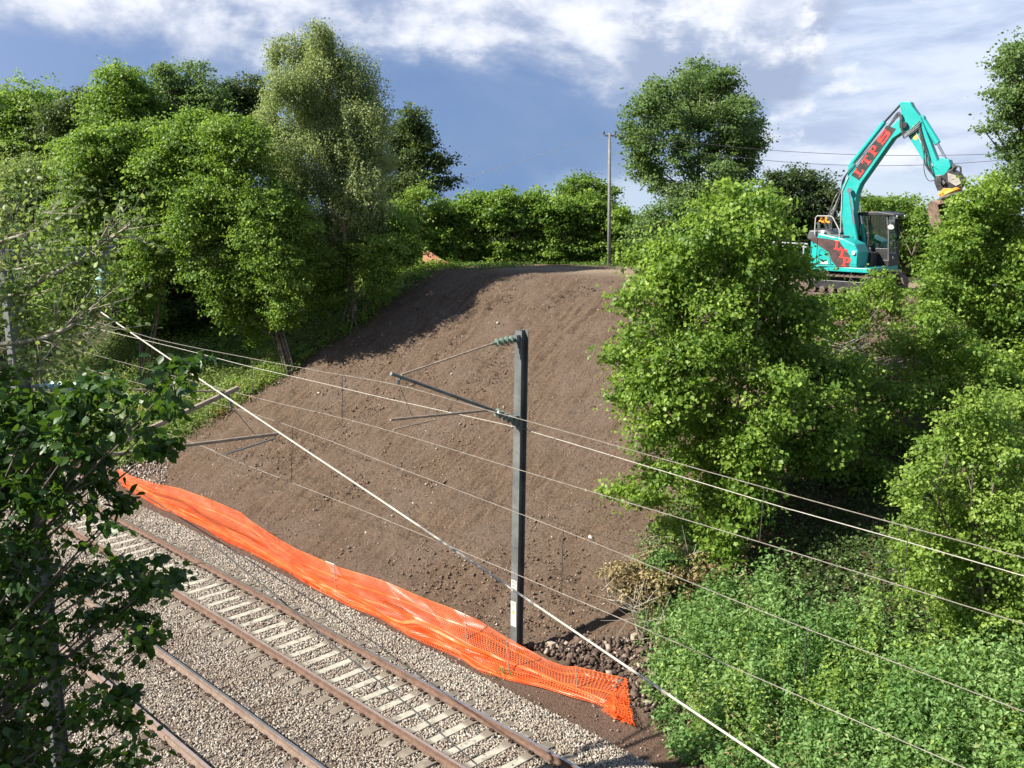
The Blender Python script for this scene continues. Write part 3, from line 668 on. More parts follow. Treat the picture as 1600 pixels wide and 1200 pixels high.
# ------------------------------------------------------------------ orange netting
def net_mat(name='orange_net'):
    def fn(t):
        uv = t.new('ShaderNodeUVMap', uv_map='UVMap').outputs[0]; sp = t.new('ShaderNodeSeparateXYZ', ins={0: uv})
        u = t.math('FRACT', sp.outputs[0]); v = t.math('FRACT', sp.outputs[1])
        # bars around each hole, the lengthwise bars wider and pulled in at the crossings
        bu = t.math('LESS_THAN', t.math('ABSOLUTE', t.math('SUBTRACT', u, 0.5)), 0.395)
        bv = t.math('LESS_THAN', t.math('ABSOLUTE', t.math('SUBTRACT', v, 0.5)), 0.37)
        hole = t.math('MULTIPLY', bu, bv)
        band = t.math('MODULO', t.math('ADD', sp.outputs[1], 600.0), 9.0)
        hole = t.math('MULTIPLY', hole, t.math('GREATER_THAN', band, 0.9))
        n = t.noise(geo(t), 1.6, 4, 0.6)
        c = t.mix(t.ss(n, 0.35, 0.65), (0.92, 0.115, 0.018), (0.92, 0.185, 0.045))
        d = pbsdf(t, c, 0.38, 0, spec=0.5); tr = t.new('ShaderNodeBsdfTranslucent', ins={0: c})
        s = t.new('ShaderNodeMixShader', ins={0: 0.30, 1: d, 2: tr.outputs[0]})
        tp = t.new('ShaderNodeBsdfTransparent')
        return t.new('ShaderNodeMixShader', ins={0: hole, 1: s.outputs[0], 2: tp.outputs[0]}).outputs[0]
    return mat(name, fn)
M['net'] = net_mat()
def resample(P, step):
    P = np.array(P, float); d = np.r_[0, np.cumsum(np.hypot(*np.diff(P, axis=0).T))]; u = np.arange(0, d[-1], step)
    return np.column_stack([np.interp(u, d, P[:, k]) for k in range(P.shape[1])]), u / d[-1]
def sheet(name, G, cell, m, parent=None):
    """grid of points G[i][j] to a net with uv in cells"""
    G = np.array(G); a, b = G.shape[:2]
    U = np.r_[0, np.cumsum(np.linalg.norm(np.diff(G[:, b // 2], axis=0), axis=1))] / cell
    Vv = np.concatenate([np.zeros((a, 1)), np.cumsum(np.linalg.norm(np.diff(G, axis=1), axis=2), axis=1)], 1).mean(0) / cell
    uv = np.stack(np.meshgrid(U, Vv, indexing='ij'), -1).reshape(-1, 2)
    i, j = np.meshgrid(np.arange(a - 1), np.arange(b - 1), indexing='ij'); k = (i * b + j).ravel()
    return bulk(name, G.reshape(-1, 3), np.full(len(k), 4), np.stack([k, k + 1, k + b + 1, k + b], 1), m, parent, uv=uv, smooth=True)
def netting():
    bot = [(196, 757), (204, 763), (254, 790), (280, 801), (329, 824), (372, 848), (428, 874), (475, 904), (522, 929), (550, 944), (600, 963), (643, 990), (683, 1007), (727, 1027), (760, 1047), (807, 1060), (867, 1073), (933, 1095), (951, 1101)]
    top = [(184, 733), (207, 745), (235, 754), (280, 763), (330, 781), (378, 801), (404, 822), (432, 841), (460, 857), (505, 876), (531, 886), (600, 908), (660, 933), (710, 952), (750, 970), (787, 993), (813, 1008), (853, 1030), (900, 1047), (981, 1071)]
    lean = [(0, 0.15), (0.25, 0.28), (0.5, 0.35), (0.68, 0.62), (0.82, 0.95), (1, 0.95)]
    B = np.array([SN(*at_z(x, y, -0.36)[:2]) for x, y in bot]); T = []
    for x, y in top:
        # same rule all along: the top rests further up the slope
        s0 = SN(*at_z(x, y, -0.36)[:2])[0]; t = np.interp(x, [190, 960], [0, 1]); L = np.interp(t, [a for a, _ in lean], [b for _, b in lean])
        n = np.interp(s0, B[::-1, 0], B[::-1, 1]) + L; p = at_n(x, y, n + KC * (s0 - 15) ** 2); T.append([*SN(p[0], p[1]), p[2]])
    T = np.array(T); o = np.argsort(-T[:, 0]); T = T[o]; ob = np.argsort(-B[:, 0]); B = B[ob]
    root_p = W(B[len(B) // 2][0], B[len(B) // 2][1], -0.42)
    root = empty('safety_netting', root_p, label='long orange plastic safety netting sagging between pins along the foot of the slope', cat='netting')
    parts = []
    sB = np.interp(np.linspace(0, 1, 420), np.linspace(0, 1, len(B)), B[:, 0]); nB = np.interp(sB, B[::-1, 0], B[::-1, 1])
    sT = np.linspace(T[0, 0], T[-1, 0], 420); nT = np.interp(sT, T[::-1, 0], T[::-1, 1]); zT = np.interp(sT, T[::-1, 0], T[::-1, 2])
    for layer in range(2):
        G = []
        for i in range(420):
            row = []; a = W(sB[i], nB[i], -0.40); b = W(sT[i], nT[i], zT[i]); u = np.linspace(0, 1, 15)
            if layer == 1:
                tt = 0.22 + 0.9 * fbm(np.array([i * 0.012]), np.array([4.0]), 3, 12)[0]; b = a + (b - a) * 1.0; b = a + (b - a) * max(tt, 0.12)
            for v in u:
                p = a + (b - a) * v
                w = 0.10 * math.sin(math.pi * v) if layer == 0 else 0.05
                r1 = fbm(np.array([i * 0.014]), np.array([v * 3.6 + layer * 7]), 3, 40 + layer)[0]; r2 = fbm(np.array([i * 0.05 + v]), np.array([v * 9.0]), 2, 50 + layer)[0]
                p = p + np.array([*(-NV), 0]) * (w * 0.6 + (0.52 + 0.25 * (i / 420)) * r1 * math.sin(math.pi * min(v + .1, 1)) * (1 if layer == 0 else 0.6) + 0.16 * r2 + (0.035 if layer else 0)) + np.array([0, 0, -0.10 * math.sin(math.pi * v) + 0.06 * r2])
                hz = float(h_xy(p[0], p[1])) + 0.03 + 0.09 * v * min(max((17.0 - sB[i]) / 2.5, 0), 1); p[2] = max(p[2], hz) if v > 0.02 else p[2]
                row.append(p)
            G.append(row)
        parts.append(sheet('net_sheet', G, 0.070, M['net']))
    # crumpled tail at the near end
    tp = [(951, 1090), (985, 1074), (975, 1095), (999, 1128)]; rg = np.random.default_rng(4)
    c = [at_z(x, y, -0.3) for x, y in ((948, 1099), (978, 1070), (993, 1134), (943, 1108))]
    for k in range(3):
        G = []
        for i in range(26):
            row = []
            for j in range(22):
                u, v = i / 25, j / 21; p = (c[0] * (1 - v) + c[1] * v) * (1 - u) + (c[3] * (1 - v) + c[2] * v) * u
                e = 0.16 * fbm(np.array([u * 4 + k * 5]), np.array([v * 4.0]), 3, 60 + k)[0]; f2 = 0.16 * fbm(np.array([u * 5.0]), np.array([v * 5 + k * 3]), 3, 70 + k)[0]
                p = p + np.array([*(NV * e), 0.0]) + np.array([*(DV * f2), 0]); p[2] = max(-0.42, float(h_xy(p[0], p[1]))) + 0.04 + 0.05 * k + 0.9 * abs(e) + 0.12 * (1 - u) * (1 - v); row.append(p)
            G.append(row)
        parts.append(sheet('net_sheet', G, 0.070, M['net']))
    # rusty pins
    pins = [((236, 752), (236, 782)), ((281, 760), (281, 801)), ((378, 798), (374, 846)), ((433, 838), (433, 876)), ((522, 870), (522, 930)), ((727, 955), (728, 1027)), ((791, 992), (793, 1058)), ((900, 1045), (900, 1083))]
    for (xt, yt), (xb, yb) in pins:
        b = at_z(xb, yb, -0.45) + np.array([*NV, 0]) * 0.06; t = at_y(xt, yt, b[1] + 0.12)
        parts.append(MB().tube([b - [0, 0, 0.1], t], 0.012, 6).build('pin', M['tube_rust']))
    parent_keep(root, parts)
    # faded scrap of netting on the bank top
    c0 = at_y(682, 406, 48.5); G = []
    for i in range(22):
        row = []
        for j in range(12):
            u, v = i / 21 - 0.5, j / 11; x = u * 1.35; h = (0.62 - 0.95 * u) * 0.75
            e = fbm(np.array([u * 5]), np.array([v * 3.0]), 3, 5)[0]
            row.append([c0[0] + x + 0.1 * e, c0[1] + 0.3 * e + 0.35 * v, PLAT - 0.02 + h * v + 0.12 * e])
        G.append(row)
    M['net_old'] = worn('faded_net', (0.62, 0.20, 0.11), (0.50, 0.25, 0.18), 0.6, 0, 6)
    o = sheet('netting_scrap', G, 0.05, M['net_old']); sm = o.modifiers.new('thick', 'SOLIDIFY'); sm.thickness = 0.01
    tag(o, 'faded orange netting scrap heaped on the bank top beside the hedge', 'netting')
netting()
def pale_board():
    p = at_n(521, 884, 14.75); R = Matrix.Rotation(TH + 0.1, 3, 'Z') @ Matrix.Rotation(-0.5, 3, 'Y')
    b = MB().box((0, 0, 0), (0.012, 0.42, 0.46)); o = b.build('plastic_board', M['white'], bevel=0.003); o.location = p + np.array([0, 0, -0.08]); o.rotation_euler = R.to_euler()
    tag(o, 'small pale plastic board behind the orange netting', 'board')
pale_board()

def metal_barrier():
    base = at_y(1232, 425, 36.5); root = empty('metal_barrier', (base[0], 36.5, PLAT), label='pale tubular metal barrier rail between the hazel bush and the digger', cat='barrier')
    a = at_y(1205, 378.5, 36.6); b = at_y(1262, 381.5, 36.2); P = [MB().tube([a, b], 0.035, 8).build('rail', M['galv'])]
    a2 = a - [0, 0, .13]; b2 = b - [0, 0, .11]; P.append(MB().tube([a2, b2], 0.03, 8).build('rail', M['galv']))
    for t in (0.08, 0.9):
        q = a + (b - a) * t; P.append(MB().tube([q, [q[0], q[1], PLAT - 0.1]], 0.03, 8).build('post', M['galv']))
    parent_keep(root, P)
metal_barrier()

def house():
    Y = 96.0; g = 0.6; ch = at_y(985, 333.5, Y)[2]; ridge = ch - 0.95; eave = ridge - 2.6; cx = at_y(986.5, 340, Y)[0]; x0 = cx - 1.2
    root = empty('brick_house', (x0, Y, g), label='distant brick house with a chimney just showing above the hedge', cat='house')
    w = MB().box((x0 + 1.5, Y + 3, (g + eave) / 2 - 1), (9, 6, eave - g + 2)).build('wall', M['brick'])
    V = [(x0 - 3.3, Y - 0.4, eave), (x0 + 6.3, Y - 0.4, eave), (x0 + 6.3, Y + 6.4, eave), (x0 - 3.3, Y + 6.4, eave), (x0 - 3.3, Y + 3, ridge), (x0 + 6.3, Y + 3, ridge)]
    r = MB().add(V, [(0, 1, 5, 4), (2, 3, 4, 5), (0, 4, 3), (1, 2, 5), (0, 3, 2, 1)]).build('roof', M['roof'])
    k = MB().box((cx, Y + 2.9, (eave + ch) / 2), (0.6, 0.6, ch - eave)).box((cx, Y + 2.9, ch + 0.05), (0.72, 0.72, 0.1)).build('chimney', M['brick'])
    P = [w, r]
    for dx in (-1.5, 1.5, 4): P.append(MB().box((x0 + dx, Y - 0.01, g + 3.0), (1.1, 0.08, 1.2)).build('window', M['dark_glass']))
    parent_keep(root, P); k.parent = r
house()
# ------------------------------------------------------------------ excavator
def excavator():
    T1 = worn('teal_paint', (0.008, 0.29, 0.27), (0.012, 0.34, 0.32), 0.38, 0.0, 1.6, dirt=(0.07, 0.26, 0.235), spec=0.5, bs=0.03)
    BK = worn('machine_black', (0.018, 0.018, 0.02), (0.035, 0.035, 0.036), 0.45, 0, 3)
    GR = worn('engine_hood', (0.06, 0.062, 0.065), (0.09, 0.09, 0.095), 0.5, 0, 3)
    CH_ = worn('chrome_rod', (0.55, 0.55, 0.56), (0.65, 0.65, 0.66), 0.2, 0.9, 4)
    RED = worn('red_letters', (0.66, 0.035, 0.03), (0.72, 0.05, 0.04), 0.5, 0, 8)
    DEC = worn('decal_dark', (0.045, 0.03, 0.03), (0.09, 0.045, 0.04), 0.45, 0, 5)
    HOSE = worn('hose', (0.03, 0.03, 0.03), (0.10, 0.10, 0.10), 0.4, 0, 20)
    ORG = worn('rotator_orange', (0.72, 0.30, 0.03), (0.62, 0.24, 0.03), 0.5, 0, 6, dirt=(0.30, 0.16, 0.07))
    MUD = worn('bucket_mud', (0.13, 0.085, 0.06), (0.24, 0.165, 0.12), 0.9, 0, 3, dirt=(0.06, 0.045, 0.035))
    TRK = worn('track_steel', (0.07, 0.055, 0.045), (0.16, 0.12, 0.095), 0.8, 0.1, 6)
    GL = mat('cab_glass', lambda t: t.new('ShaderNodeMixShader', ins={0: 0.28, 1: t.new('ShaderNodeBsdfTransparent', ins={0: (0.62, 0.70, 0.68, 1)}).outputs[0], 2: t.new('ShaderNodeBsdfGlossy', ins={0: (0.8, 0.85, 0.85, 1), 1: 0.03}).outputs[0]}).outputs[0])
    root = empty('excavator', (12.10, 36.0, PLAT), -math.radians(42), label='turquoise tracked excavator with raised arm parked on top of the bank', cat='excavator')
    p = lambda b, n, m, par=root, **k: b.build(n, m, par, **k)
    # undercarriage, two crawler tracks with wheels
    p(MB().box((0, 0, 0.52), (1.7, 1.5, 0.34)).box((0, 0, 0.76), (1.1, 1.1, 0.16)), 'undercarriage', BK, bevel=0.03)
    for sy in (-1, 1):
        yc = 1.0 * sy; L = 1.62; R = 0.36; loop = []
        for k in range(13): a = -math.pi / 2 + math.pi * k / 12; loop.append((L - R + R * math.cos(a), 0.38 + R * math.sin(a)))
        for k in range(13): a = math.pi / 2 + math.pi * k / 12; loop.append((-L + R + R * math.cos(a), 0.38 + R * math.sin(a)))
        inner = [(x * 0.955, 0.38 + (z - 0.38) * 0.84) for x, z in loop]; n = len(loop); b = MB()
        V = [(x, yc - 0.25, z) for x, z in loop] + [(x, yc + 0.25, z) for x, z in loop] + [(x, yc - 0.25, z) for x, z in inner] + [(x, yc + 0.25, z) for x, z in inner]
        Fc = []
        for i in range(n):
            j = (i + 1) % n; Fc += [(i, i + n, j + n, j), (i + 2 * n, j + 2 * n, j + 3 * n, i + 3 * n), (i, j, j + 2 * n, i + 2 * n), (i + n, i + 3 * n, j + 3 * n, j + n)]
        b.add(V, Fc)
        d = resample(loop + [loop[0]], 0.17)[0]
        for i in range(len(d)):
            q = d[(i + 1) % len(d)] - d[i]; a = math.atan2(q[1], q[0]); Rm = Matrix.Rotation(-a, 3, 'Y'); c = (d[i] + d[(i + 1) % len(d)]) / 2
            b.box((c[0], yc, c[1]), (0.05, 0.505, 0.05), 0, Rm)
        tr = p(b, 'crawler_track', TRK)
        p(MB().box((0, yc, 0.38), (2.3, 0.2, 0.30)), 'track_frame', BK, tr, bevel=0.02)
        for x in (-L + R, L - R): p(MB().lathe((x, yc - 0.22, 0.38), (x, yc + 0.22, 0.38), [(0, 0.10), (0.0, 0.27), (0.3, 0.29), (0.7, 0.29), (1, 0.27), (1, 0.10)], 16), 'wheel', TRK, tr)
        for x in np.linspace(-0.85, 0.85, 6): p(MB().lathe((x, yc - 0.18, 0.20), (x, yc + 0.18, 0.20), [(0, 0.11), (1, 0.11)], 12), 'roller', TRK, tr)
    # slew platform and rounded tail
    def tail(x_front, r, y0, y1, z0, z1, taper=0.0):
        out = []; 
        for k in range(19):
            a = math.pi * 0.5 + math.pi * k / 18; out.append((r * math.cos(a), r * math.sin(a) * 0.86))
        pts = [(x_front, y1)] + [(x, max(min(y, y1), y0)) for x, y in out] + [(x_front, y0)]
        n = len(pts); V = [(x, y, z0) for x, y in pts] + [(x * (1 - taper), y * (1 - taper), z1) for x, y in pts]
        Fc = [tuple(range(n)), tuple(range(2 * n - 1, n - 1, -1))] + [(i, i + n, (i + 1) % n + n, (i + 1) % n) for i in range(n)]
        return MB().add(V, Fc)
    p(tail(1.2, 1.45, -1.22, 1.22, 0.86, 1.02), 'slew_platform', T1, bevel=0.02)
    cw = p(tail(-0.75, 1.46, -1.24, 1.24, 1.02, 2.02), 'counterweight', T1, bevel=0.05)
    p(MB().box((-1.425, 0.45, 1.35), (0.05, 0.3, 0.28)), 'rear_recess', BK, cw)
    hood = p(MB().prism([(-1.25, 2.0), (-1.17, 2.24), (-0.55, 2.27), (-0.35, 2.16), (-0.30, 1.9), (-1.2, 1.9)], -1.05, 1.05, 0), 'engine_hood', GR, bevel=0.05)
    for y in (-0.8, -0.65, -0.5): p(MB().box((-0.85, y, 2.29), (0.4, 0.05, 0.02)), 'vent', BK, hood)
    p(MB().tube([(-1.05, -0.55, 2.2), (-1.05, -0.55, 2.42), (-1.12, -0.58, 2.50)], 0.05, 8), 'exhaust', CH_, hood)
    # right-hand side body: sloping towards the front, with a curved dark decal
    prof = [(-0.75, 1.02), (0.74, 1.02), (0.76, 1.55), (0.62, 1.82), (0.18, 2.00), (-0.75, 2.16)]
    side = p(MB().prism(prof, -1.235, -0.35), 'side_body', T1, bevel=0.045)
    p(MB().prism([(-0.62, 2.1), (0.1, 2.0), (0.1, 2.06), (-0.62, 2.17)], -1.1, -0.5), 'side_cover', GR, side, bevel=0.015)
    Yp = -1.241
    p(MB().prism([(-0.99, 2.01), (-0.35, 1.97), (0.05, 1.90), (0.47, 1.42), (0.47, 1.04), (0.02, 1.02), (-0.18, 1.22), (-0.30, 1.50), (-0.72, 1.74), (-0.98, 1.86)], Yp, Yp + 0.01), 'decal', DEC, side)
    dec = bpy.data.objects[[o.name for o in bpy.data.objects if o.name.startswith('decal')][-1]]
    def letter(ch, w, h):
        s = 0.24 * w; q = 0.12 * h      # slab-serif capitals as unions of blocks
        if ch == 'L': return [(0, 0, w, q * 1.3), (w * 0.18, 0, w * 0.48, h), (0, h - q, w * 0.66, h), (w * 0.82, 0, w, h * 0.34)]
        if ch == 'T': return [(w * 0.36, 0, w * 0.64, h), (w * 0.2, 0, w * 0.8, q), (0, h - q * 1.3, w, h), (0, h * 0.70, w * 0.14, h), (w * 0.86, h * 0.70, w, h)]
        if ch == 'P': return [(w * 0.14, 0, w * 0.42, h), (0, 0, w * 0.58, q), (0, h - q, w * 0.5, h), (w * 0.4, h * 0.90, w * 0.88, h), (w * 0.4, h * 0.42, w * 0.88, h * 0.54), (w * 0.74, h * 0.48, w, h * 0.94)]
        if ch == 'S': return [(w * 0.05, 0, w * 0.9, h * 0.2), (w * 0.72, h * 0.1, w, h * 0.55), (w * 0.05, h * 0.40, w * 0.95, h * 0.62), (0, h * 0.5, w * 0.28, h * 0.92), (w * 0.1, h * 0.8, w * 0.95, h), (0, 0, w * 0.18, h * 0.3), (w * 0.82, h * 0.72, w, h)]
    def lettering(ch, o, ang, w, h, y, par):
        b = MB(); c, s = math.cos(ang), math.sin(ang)
        for i, (x0, z0, x1, z1) in enumerate(letter(ch, w, h)):
            pts = [(o[0] + (x * c - z * s), o[1] + (x * s + z * c)) for x, z in ((x0, z0), (x1, z0), (x1, z1), (x0, z1))]; b.prism(pts, y - 0.001 * i - 0.006, y)
        return p(b, 'letter', RED, par)
    for ch, o, w, h in (('L', (-0.13, 1.62), 0.27, 0.31), ('T', (0.02, 1.35), 0.31, 0.31), ('P', (0.19, 1.06), 0.29, 0.31)): lettering(ch, o, -0.08, w, h, Yp - 0.002, side)
    # door outline, vent window, lamp and label on the turquoise panel
    def outline(pts, w, y, name, m, par):
        b = MB(); 
        for i in range(len(pts)):
            a, c = pts[i], pts[(i + 1) % len(pts)]; b.tube([(a[0], y, a[1]), (c[0], y, c[1])], w, 4)
        return p(b, name, m, par)
    outline([(-0.66, 1.08), (-0.20, 1.08), (-0.24, 1.32), (-0.42, 1.52), (-0.60, 1.60), (-0.66, 1.50)], 0.009, Yp - 0.001, 'panel_door', BK, side)
    outline([(-0.74, 1.03), (-0.74, 1.98)], 0.010, Yp - 0.001, 'panel_gap', BK, side)
    p(MB().box((-0.44, Yp, 1.16), (0.26, 0.012, 0.12)), 'label', M['white'], side)
    p(MB().box((0.615, Yp + 0.0, 1.36), (0.22, 0.014, 0.48)), 'tool_door', T1, side, bevel=0.01)
    for c in ((0.61, Yp - 0.01, 1.52), (-0.60, -1.15, 2.19)): p(MB().lathe(c, (c[0], c[1] - 0.05, c[2]), [(0, 0.07), (0.5, 0.075), (1, 0.06)], 12), 'work_lamp', M['white'], side)
    gr = [(-0.92, -1.12, 2.1), (-0.92, -1.12, 2.68), (-0.86, -1.12, 2.75), (-0.36, -1.12, 2.75), (-0.28, -1.12, 2.70), (-0.02, -1.12, 2.28), (0.0, -1.12, 1.98)]
    p(MB().tube(gr, 0.022, 6), 'guard_rail', M['galv'])
    rg = random.Random(8); b = MB()
    for k in range(14): b.box((-0.62 + rg.uniform(-.16, .16), -1.0 + rg.uniform(-.1, .1), 2.62 + rg.uniform(-.12, .08)), (0.09, 0.05, 0.06), 0, Matrix.Rotation(rg.uniform(0, 3), 3, 'Y'))
    p(b, 'beacon', ORG)
    # engine deck between body and cab
    p(MB().box((0.1, -0.05, 1.25), (1.5, 0.62, 0.5)), 'boom_mount', BK, bevel=0.03)
    # cab on the far side, tilted roof, pillars, glass on every side
    cab = p(MB().box((0.42, 0.76, 1.12), (1.62, 0.94, 0.22)).box((0.42, 0.32, 1.42), (1.58, 0.04, 0.42)).box((0.42, 1.20, 1.42), (1.58, 0.04, 0.42)).box((-0.36, 0.76, 1.6), (0.06, 0.92, 0.8)).box((1.19, 0.76, 1.30), (0.05, 0.92, 0.22)), 'cab', BK, bevel=0.015)
    for (x0, x1, y) in ((1.20, 1.03, 0.33), (1.20, 1.03, 1.19), (0.42, 0.42, 0.31), (0.42, 0.42, 1.21), (-0.36, -0.34, 0.33), (-0.36, -0.34, 1.19)):
        p(MB().tube([(x0, y, 1.2), ((x0 + x1) / 2 + 0.02, y, 2.2), (x1, y, 2.80)], 0.042, 6), 'pillar', GR if (y < 0.5 and x0 > 1) else BK, cab)
    rf = p(MB().prism([(-0.42, 2.74), (-0.42, 2.84), (0.7, 2.90), (1.30, 2.82), (1.34, 2.76), (1.0, 2.76)], 0.24, 1.28), 'roof', BK, cab, bevel=0.02)
    for y in (0.42, 1.12): p(MB().lathe((1.28, y, 2.72), (1.36, y, 2.71), [(0, 0.05), (1, 0.06), (1, 0.02)], 10), 'work_lamp', M['white'], rf)
    p(MB().add([(1.165, 0.36, 1.42), (1.165, 1.16, 1.42), (1.03, 1.16, 2.74), (1.03, 0.36, 2.74)], [(0, 1, 2, 3)]), 'windscreen', GL, cab)
    p(MB().add([(-0.33, 0.325, 1.63), (1.12, 0.325, 1.63), (1.02, 0.325, 2.74), (-0.33, 0.325, 2.74)], [(0, 1, 2, 3)]), 'window', GL, cab)
    p(MB().add([(-0.33, 1.195, 1.63), (1.12, 1.195, 1.63), (1.02, 1.195, 2.74), (-0.33, 1.195, 2.74)], [(3, 2, 1, 0)]), 'window', GL, cab)
    p(MB().box((-0.05, 0.76, 1.45), (0.45, 0.5, 0.14)).box((-0.26, 0.76, 1.85), (0.12, 0.46, 0.75)), 'seat', BK, cab, bevel=0.04)
    p(MB().box((0.7, 0.4, 1.55), (0.2, 0.12, 0.5)).tube([(0.85, 0.62, 1.2), (0.8, 0.62, 1.85)], 0.02, 6).tube([(0.85, 0.9, 1.2), (0.8, 0.9, 1.85)], 0.02, 6), 'controls', GR, cab)
    p(MB().lathe((1.2, 0.30, 2.36), (1.22, 0.28, 2.38), [(0, 0.10), (1, 0.10)], 10), 'mirror', M['white'], cab)
    p(MB().lathe((1.215, 0.62, 1.30), (1.235, 0.62, 1.30), [(0, 0.055), (1, 0.05)], 10), 'lamp', M['white'], cab)
    # boom: profile in the working plane
    bl, bt = -0.235, 0.165
    bo = [(-0.12, 1.55), (0.02, 1.42), (0.20, 1.52), (0.13, 2.0), (0.06, 2.9), (0.13, 3.55), (0.23, 3.83), (0.60, 4.38), (1.26, 5.36), (1.57, 5.56), (1.72, 5.70), (1.66, 5.86), (1.48, 6.00), (1.36, 5.93), (0.92, 5.44), (0.42, 4.86), (-0.10, 4.22), (-0.30, 4.02), (-0.42, 3.78), (-0.40, 2.9), (-0.25, 2.1)]
    bm = p(MB().prism(bo, bl, bt), 'boom', T1, bevel=0.02)
    DG = worn('boom_shade', (0.005, 0.28, 0.24), (0.006, 0.33, 0.29), 0.4, 0, 3, bs=0.03)
    # decal on the boom's side with slanted red letters
    a0 = np.array([0.115, 4.02]); a1 = np.array([1.28, 5.72]); ax = (a1 - a0) / np.linalg.norm(a1 - a0); nr = np.array([-ax[1], ax[0]]); hh = 0.36
    L = np.linalg.norm(a1 - a0); qd = lambda u, v: tuple(a0 + ax * u + nr * v)
    d2 = p(MB().prism([qd(0, -0.09), qd(L, -0.09), qd(L - 0.08, hh - 0.11), qd(-0.02, hh - 0.10)], bl - 0.007, bl + 0.004), 'decal', M['black'], bm)
    an = math.atan2(ax[1], ax[0])
    for ch, u, w in (('L', 0.10, 0.26), ('T', 0.52, 0.30), ('P', 0.93, 0.30), ('S', 1.40, 0.46)): lettering(ch, qd(u, -0.05), an, w, hh - 0.07, bl - 0.008, bm)
    # boom cylinders, one each side
    for y in (-0.36, 0.30):
        p(MB().tube([(0.42, y, 1.35), (0.16, y, 2.45)], 0.075, 10), 'boom_cylinder', T1)
        p(MB().tube([(0.16, y, 2.45), (-0.08, y, 3.60)], 0.036, 8).lathe((-0.08, y - 0.05, 3.62), (-0.08, y + 0.05, 3.62), [(0, 0.09), (1, 0.09)], 12), 'cylinder_rod', CH_)
    # arm cylinder lying on the boom's back
    p(MB().tube([(-0.22, -0.03, 4.52), (0.86, -0.03, 5.92)], 0.085, 10), 'arm_cylinder', T1)
    p(MB().tube([(0.86, -0.03, 5.92), (1.36, -0.03, 6.46)], 0.04, 8), 'cylinder_rod', BK)
    p(MB().prism([(-0.30, 4.1), (0.02, 4.35), (-0.16, 4.62), (-0.30, 4.5)], -0.10, 0.04), 'bracket', T1, bm)
    # dipper stick
    st = [(1.38, 6.52), (1.47, 6.57), (1.75, 6.53), (1.84, 6.36), (2.02, 6.14), (2.13, 6.02), (2.25, 5.76), (2.62, 4.95), (2.98, 4.18), (2.90, 4.02), (2.72, 4.00), (2.46, 4.40), (2.05, 5.00), (1.77, 5.40), (1.60, 5.62), (1.52, 5.95)]
    stk = p(MB().prism(st, -0.18, 0.11), 'stick', T1, bevel=0.02)
    p(MB().lathe((1.63, -0.29, 5.78), (1.63, 0.2, 5.78), [(0, 0.10), (1, 0.10)], 14), 'pivot_pin', BK, stk)
    p(MB().box((2.02, -0.185, 5.38), (0.14, 0.01, 0.17), 0, Matrix.Rotation(0.5, 3, 'Y')), 'yellow_label', M['yellow'], stk)
    p(MB().tube([(2.14, -0.03, 5.98), (2.70, -0.03, 5.16)], [0.095, 0.105], 12).lathe((2.12, -0.12, 5.98), (2.12, 0.06, 5.98), [(0, 0.11), (1, 0.11)], 12), 'bucket_cylinder', T1)
    p(MB().tube([(2.70, -0.08, 5.16), (3.00, -0.08, 4.66)], 0.035, 8).tube([(2.70, 0.04, 5.16), (3.00, 0.04, 4.66)], 0.02, 8), 'cylinder_rod', CH_)
    p(MB().prism([(2.66, 4.40), (2.90, 4.70), (3.16, 4.62), (3.24, 4.40), (3.02, 4.05), (2.84, 4.30)], -0.2, 0.14), 'linkage', T1, bevel=0.02)
    # tilt-rotator with hoses and orange turntable, bucket hanging below
    rt = p(MB().prism([(2.76, 4.12), (3.00, 4.16), (3.26, 4.34), (3.52, 4.18), (3.66, 3.95), (3.60, 3.74), (3.40, 3.62), (3.02, 3.58), (2.86, 3.72), (2.72, 3.94)], -0.20, 0.14), 'tilt_rotator', BK, bevel=0.03)
    p(MB().prism([(3.16, 4.2), (3.5, 4.10), (3.62, 3.86), (3.46, 3.78), (3.2, 3.92)], -0.23, -0.205), 'side_plate', worn('cast_grey', (0.22, 0.20, 0.18), (0.32, 0.30, 0.27), 0.6, 0.2, 5), rt)
    hs = MB().tube([(3.3, -0.25, 4.3), (3.45, -0.3, 4.42), (3.58, -0.3, 4.38), (3.6, -0.28, 4.2)], 0.035, 6)
    for k in range(6): hs.tube([(2.86 + .03 * k, -0.24 - .02 * k, 4.1), (2.80 + .04 * k, -0.30, 3.9 - .02 * k), (2.92 + .05 * k, -0.27, 3.62)], 0.02, 5)
    hs.lathe((2.98, -0.24, 4.0), (3.12, -0.26, 3.84), [(0, .06), (1, .06)], 8).lathe((3.2, -0.05, 4.3), (3.34, -0.05, 4.42), [(0, .10), (1, .09)], 10)
    p(hs, 'hose', HOSE, rt)
    p(MB().lathe((3.22, -0.03, 3.62), (3.28, -0.03, 3.50), [(0, 0.30), (0.2, 0.36), (0.7, 0.38), (1, 0.34)], 18).prism([(2.92, 3.48), (3.1, 3.70), (3.36, 3.70), (3.34, 3.55)], -0.34, -0.26), 'turntable', ORG, rt, bevel=0.012)
    p(MB().lathe((3.28, -0.03, 3.50), (3.32, -0.03, 3.38), [(0, 0.40), (0.5, 0.46), (1, 0.40)], 18), 'coupler', GR, rt)
    bk = MB(); out = []
    for k in range(15): a = math.radians(100 + 155 * k / 14); out.append((3.18 + 0.60 * math.cos(a), 2.90 + 0.52 * math.sin(a)))
    out = [(3.60, 3.34), (3.30, 3.42)] + out + [(3.72, 2.36)]; inn = [(3.62, 3.30), (3.30, 3.36)] + [(3.18 + (x - 3.18) * 0.90, 2.90 + (z - 2.90) * 0.90) for x, z in out[2:-1]] + [(3.72, 2.41)]
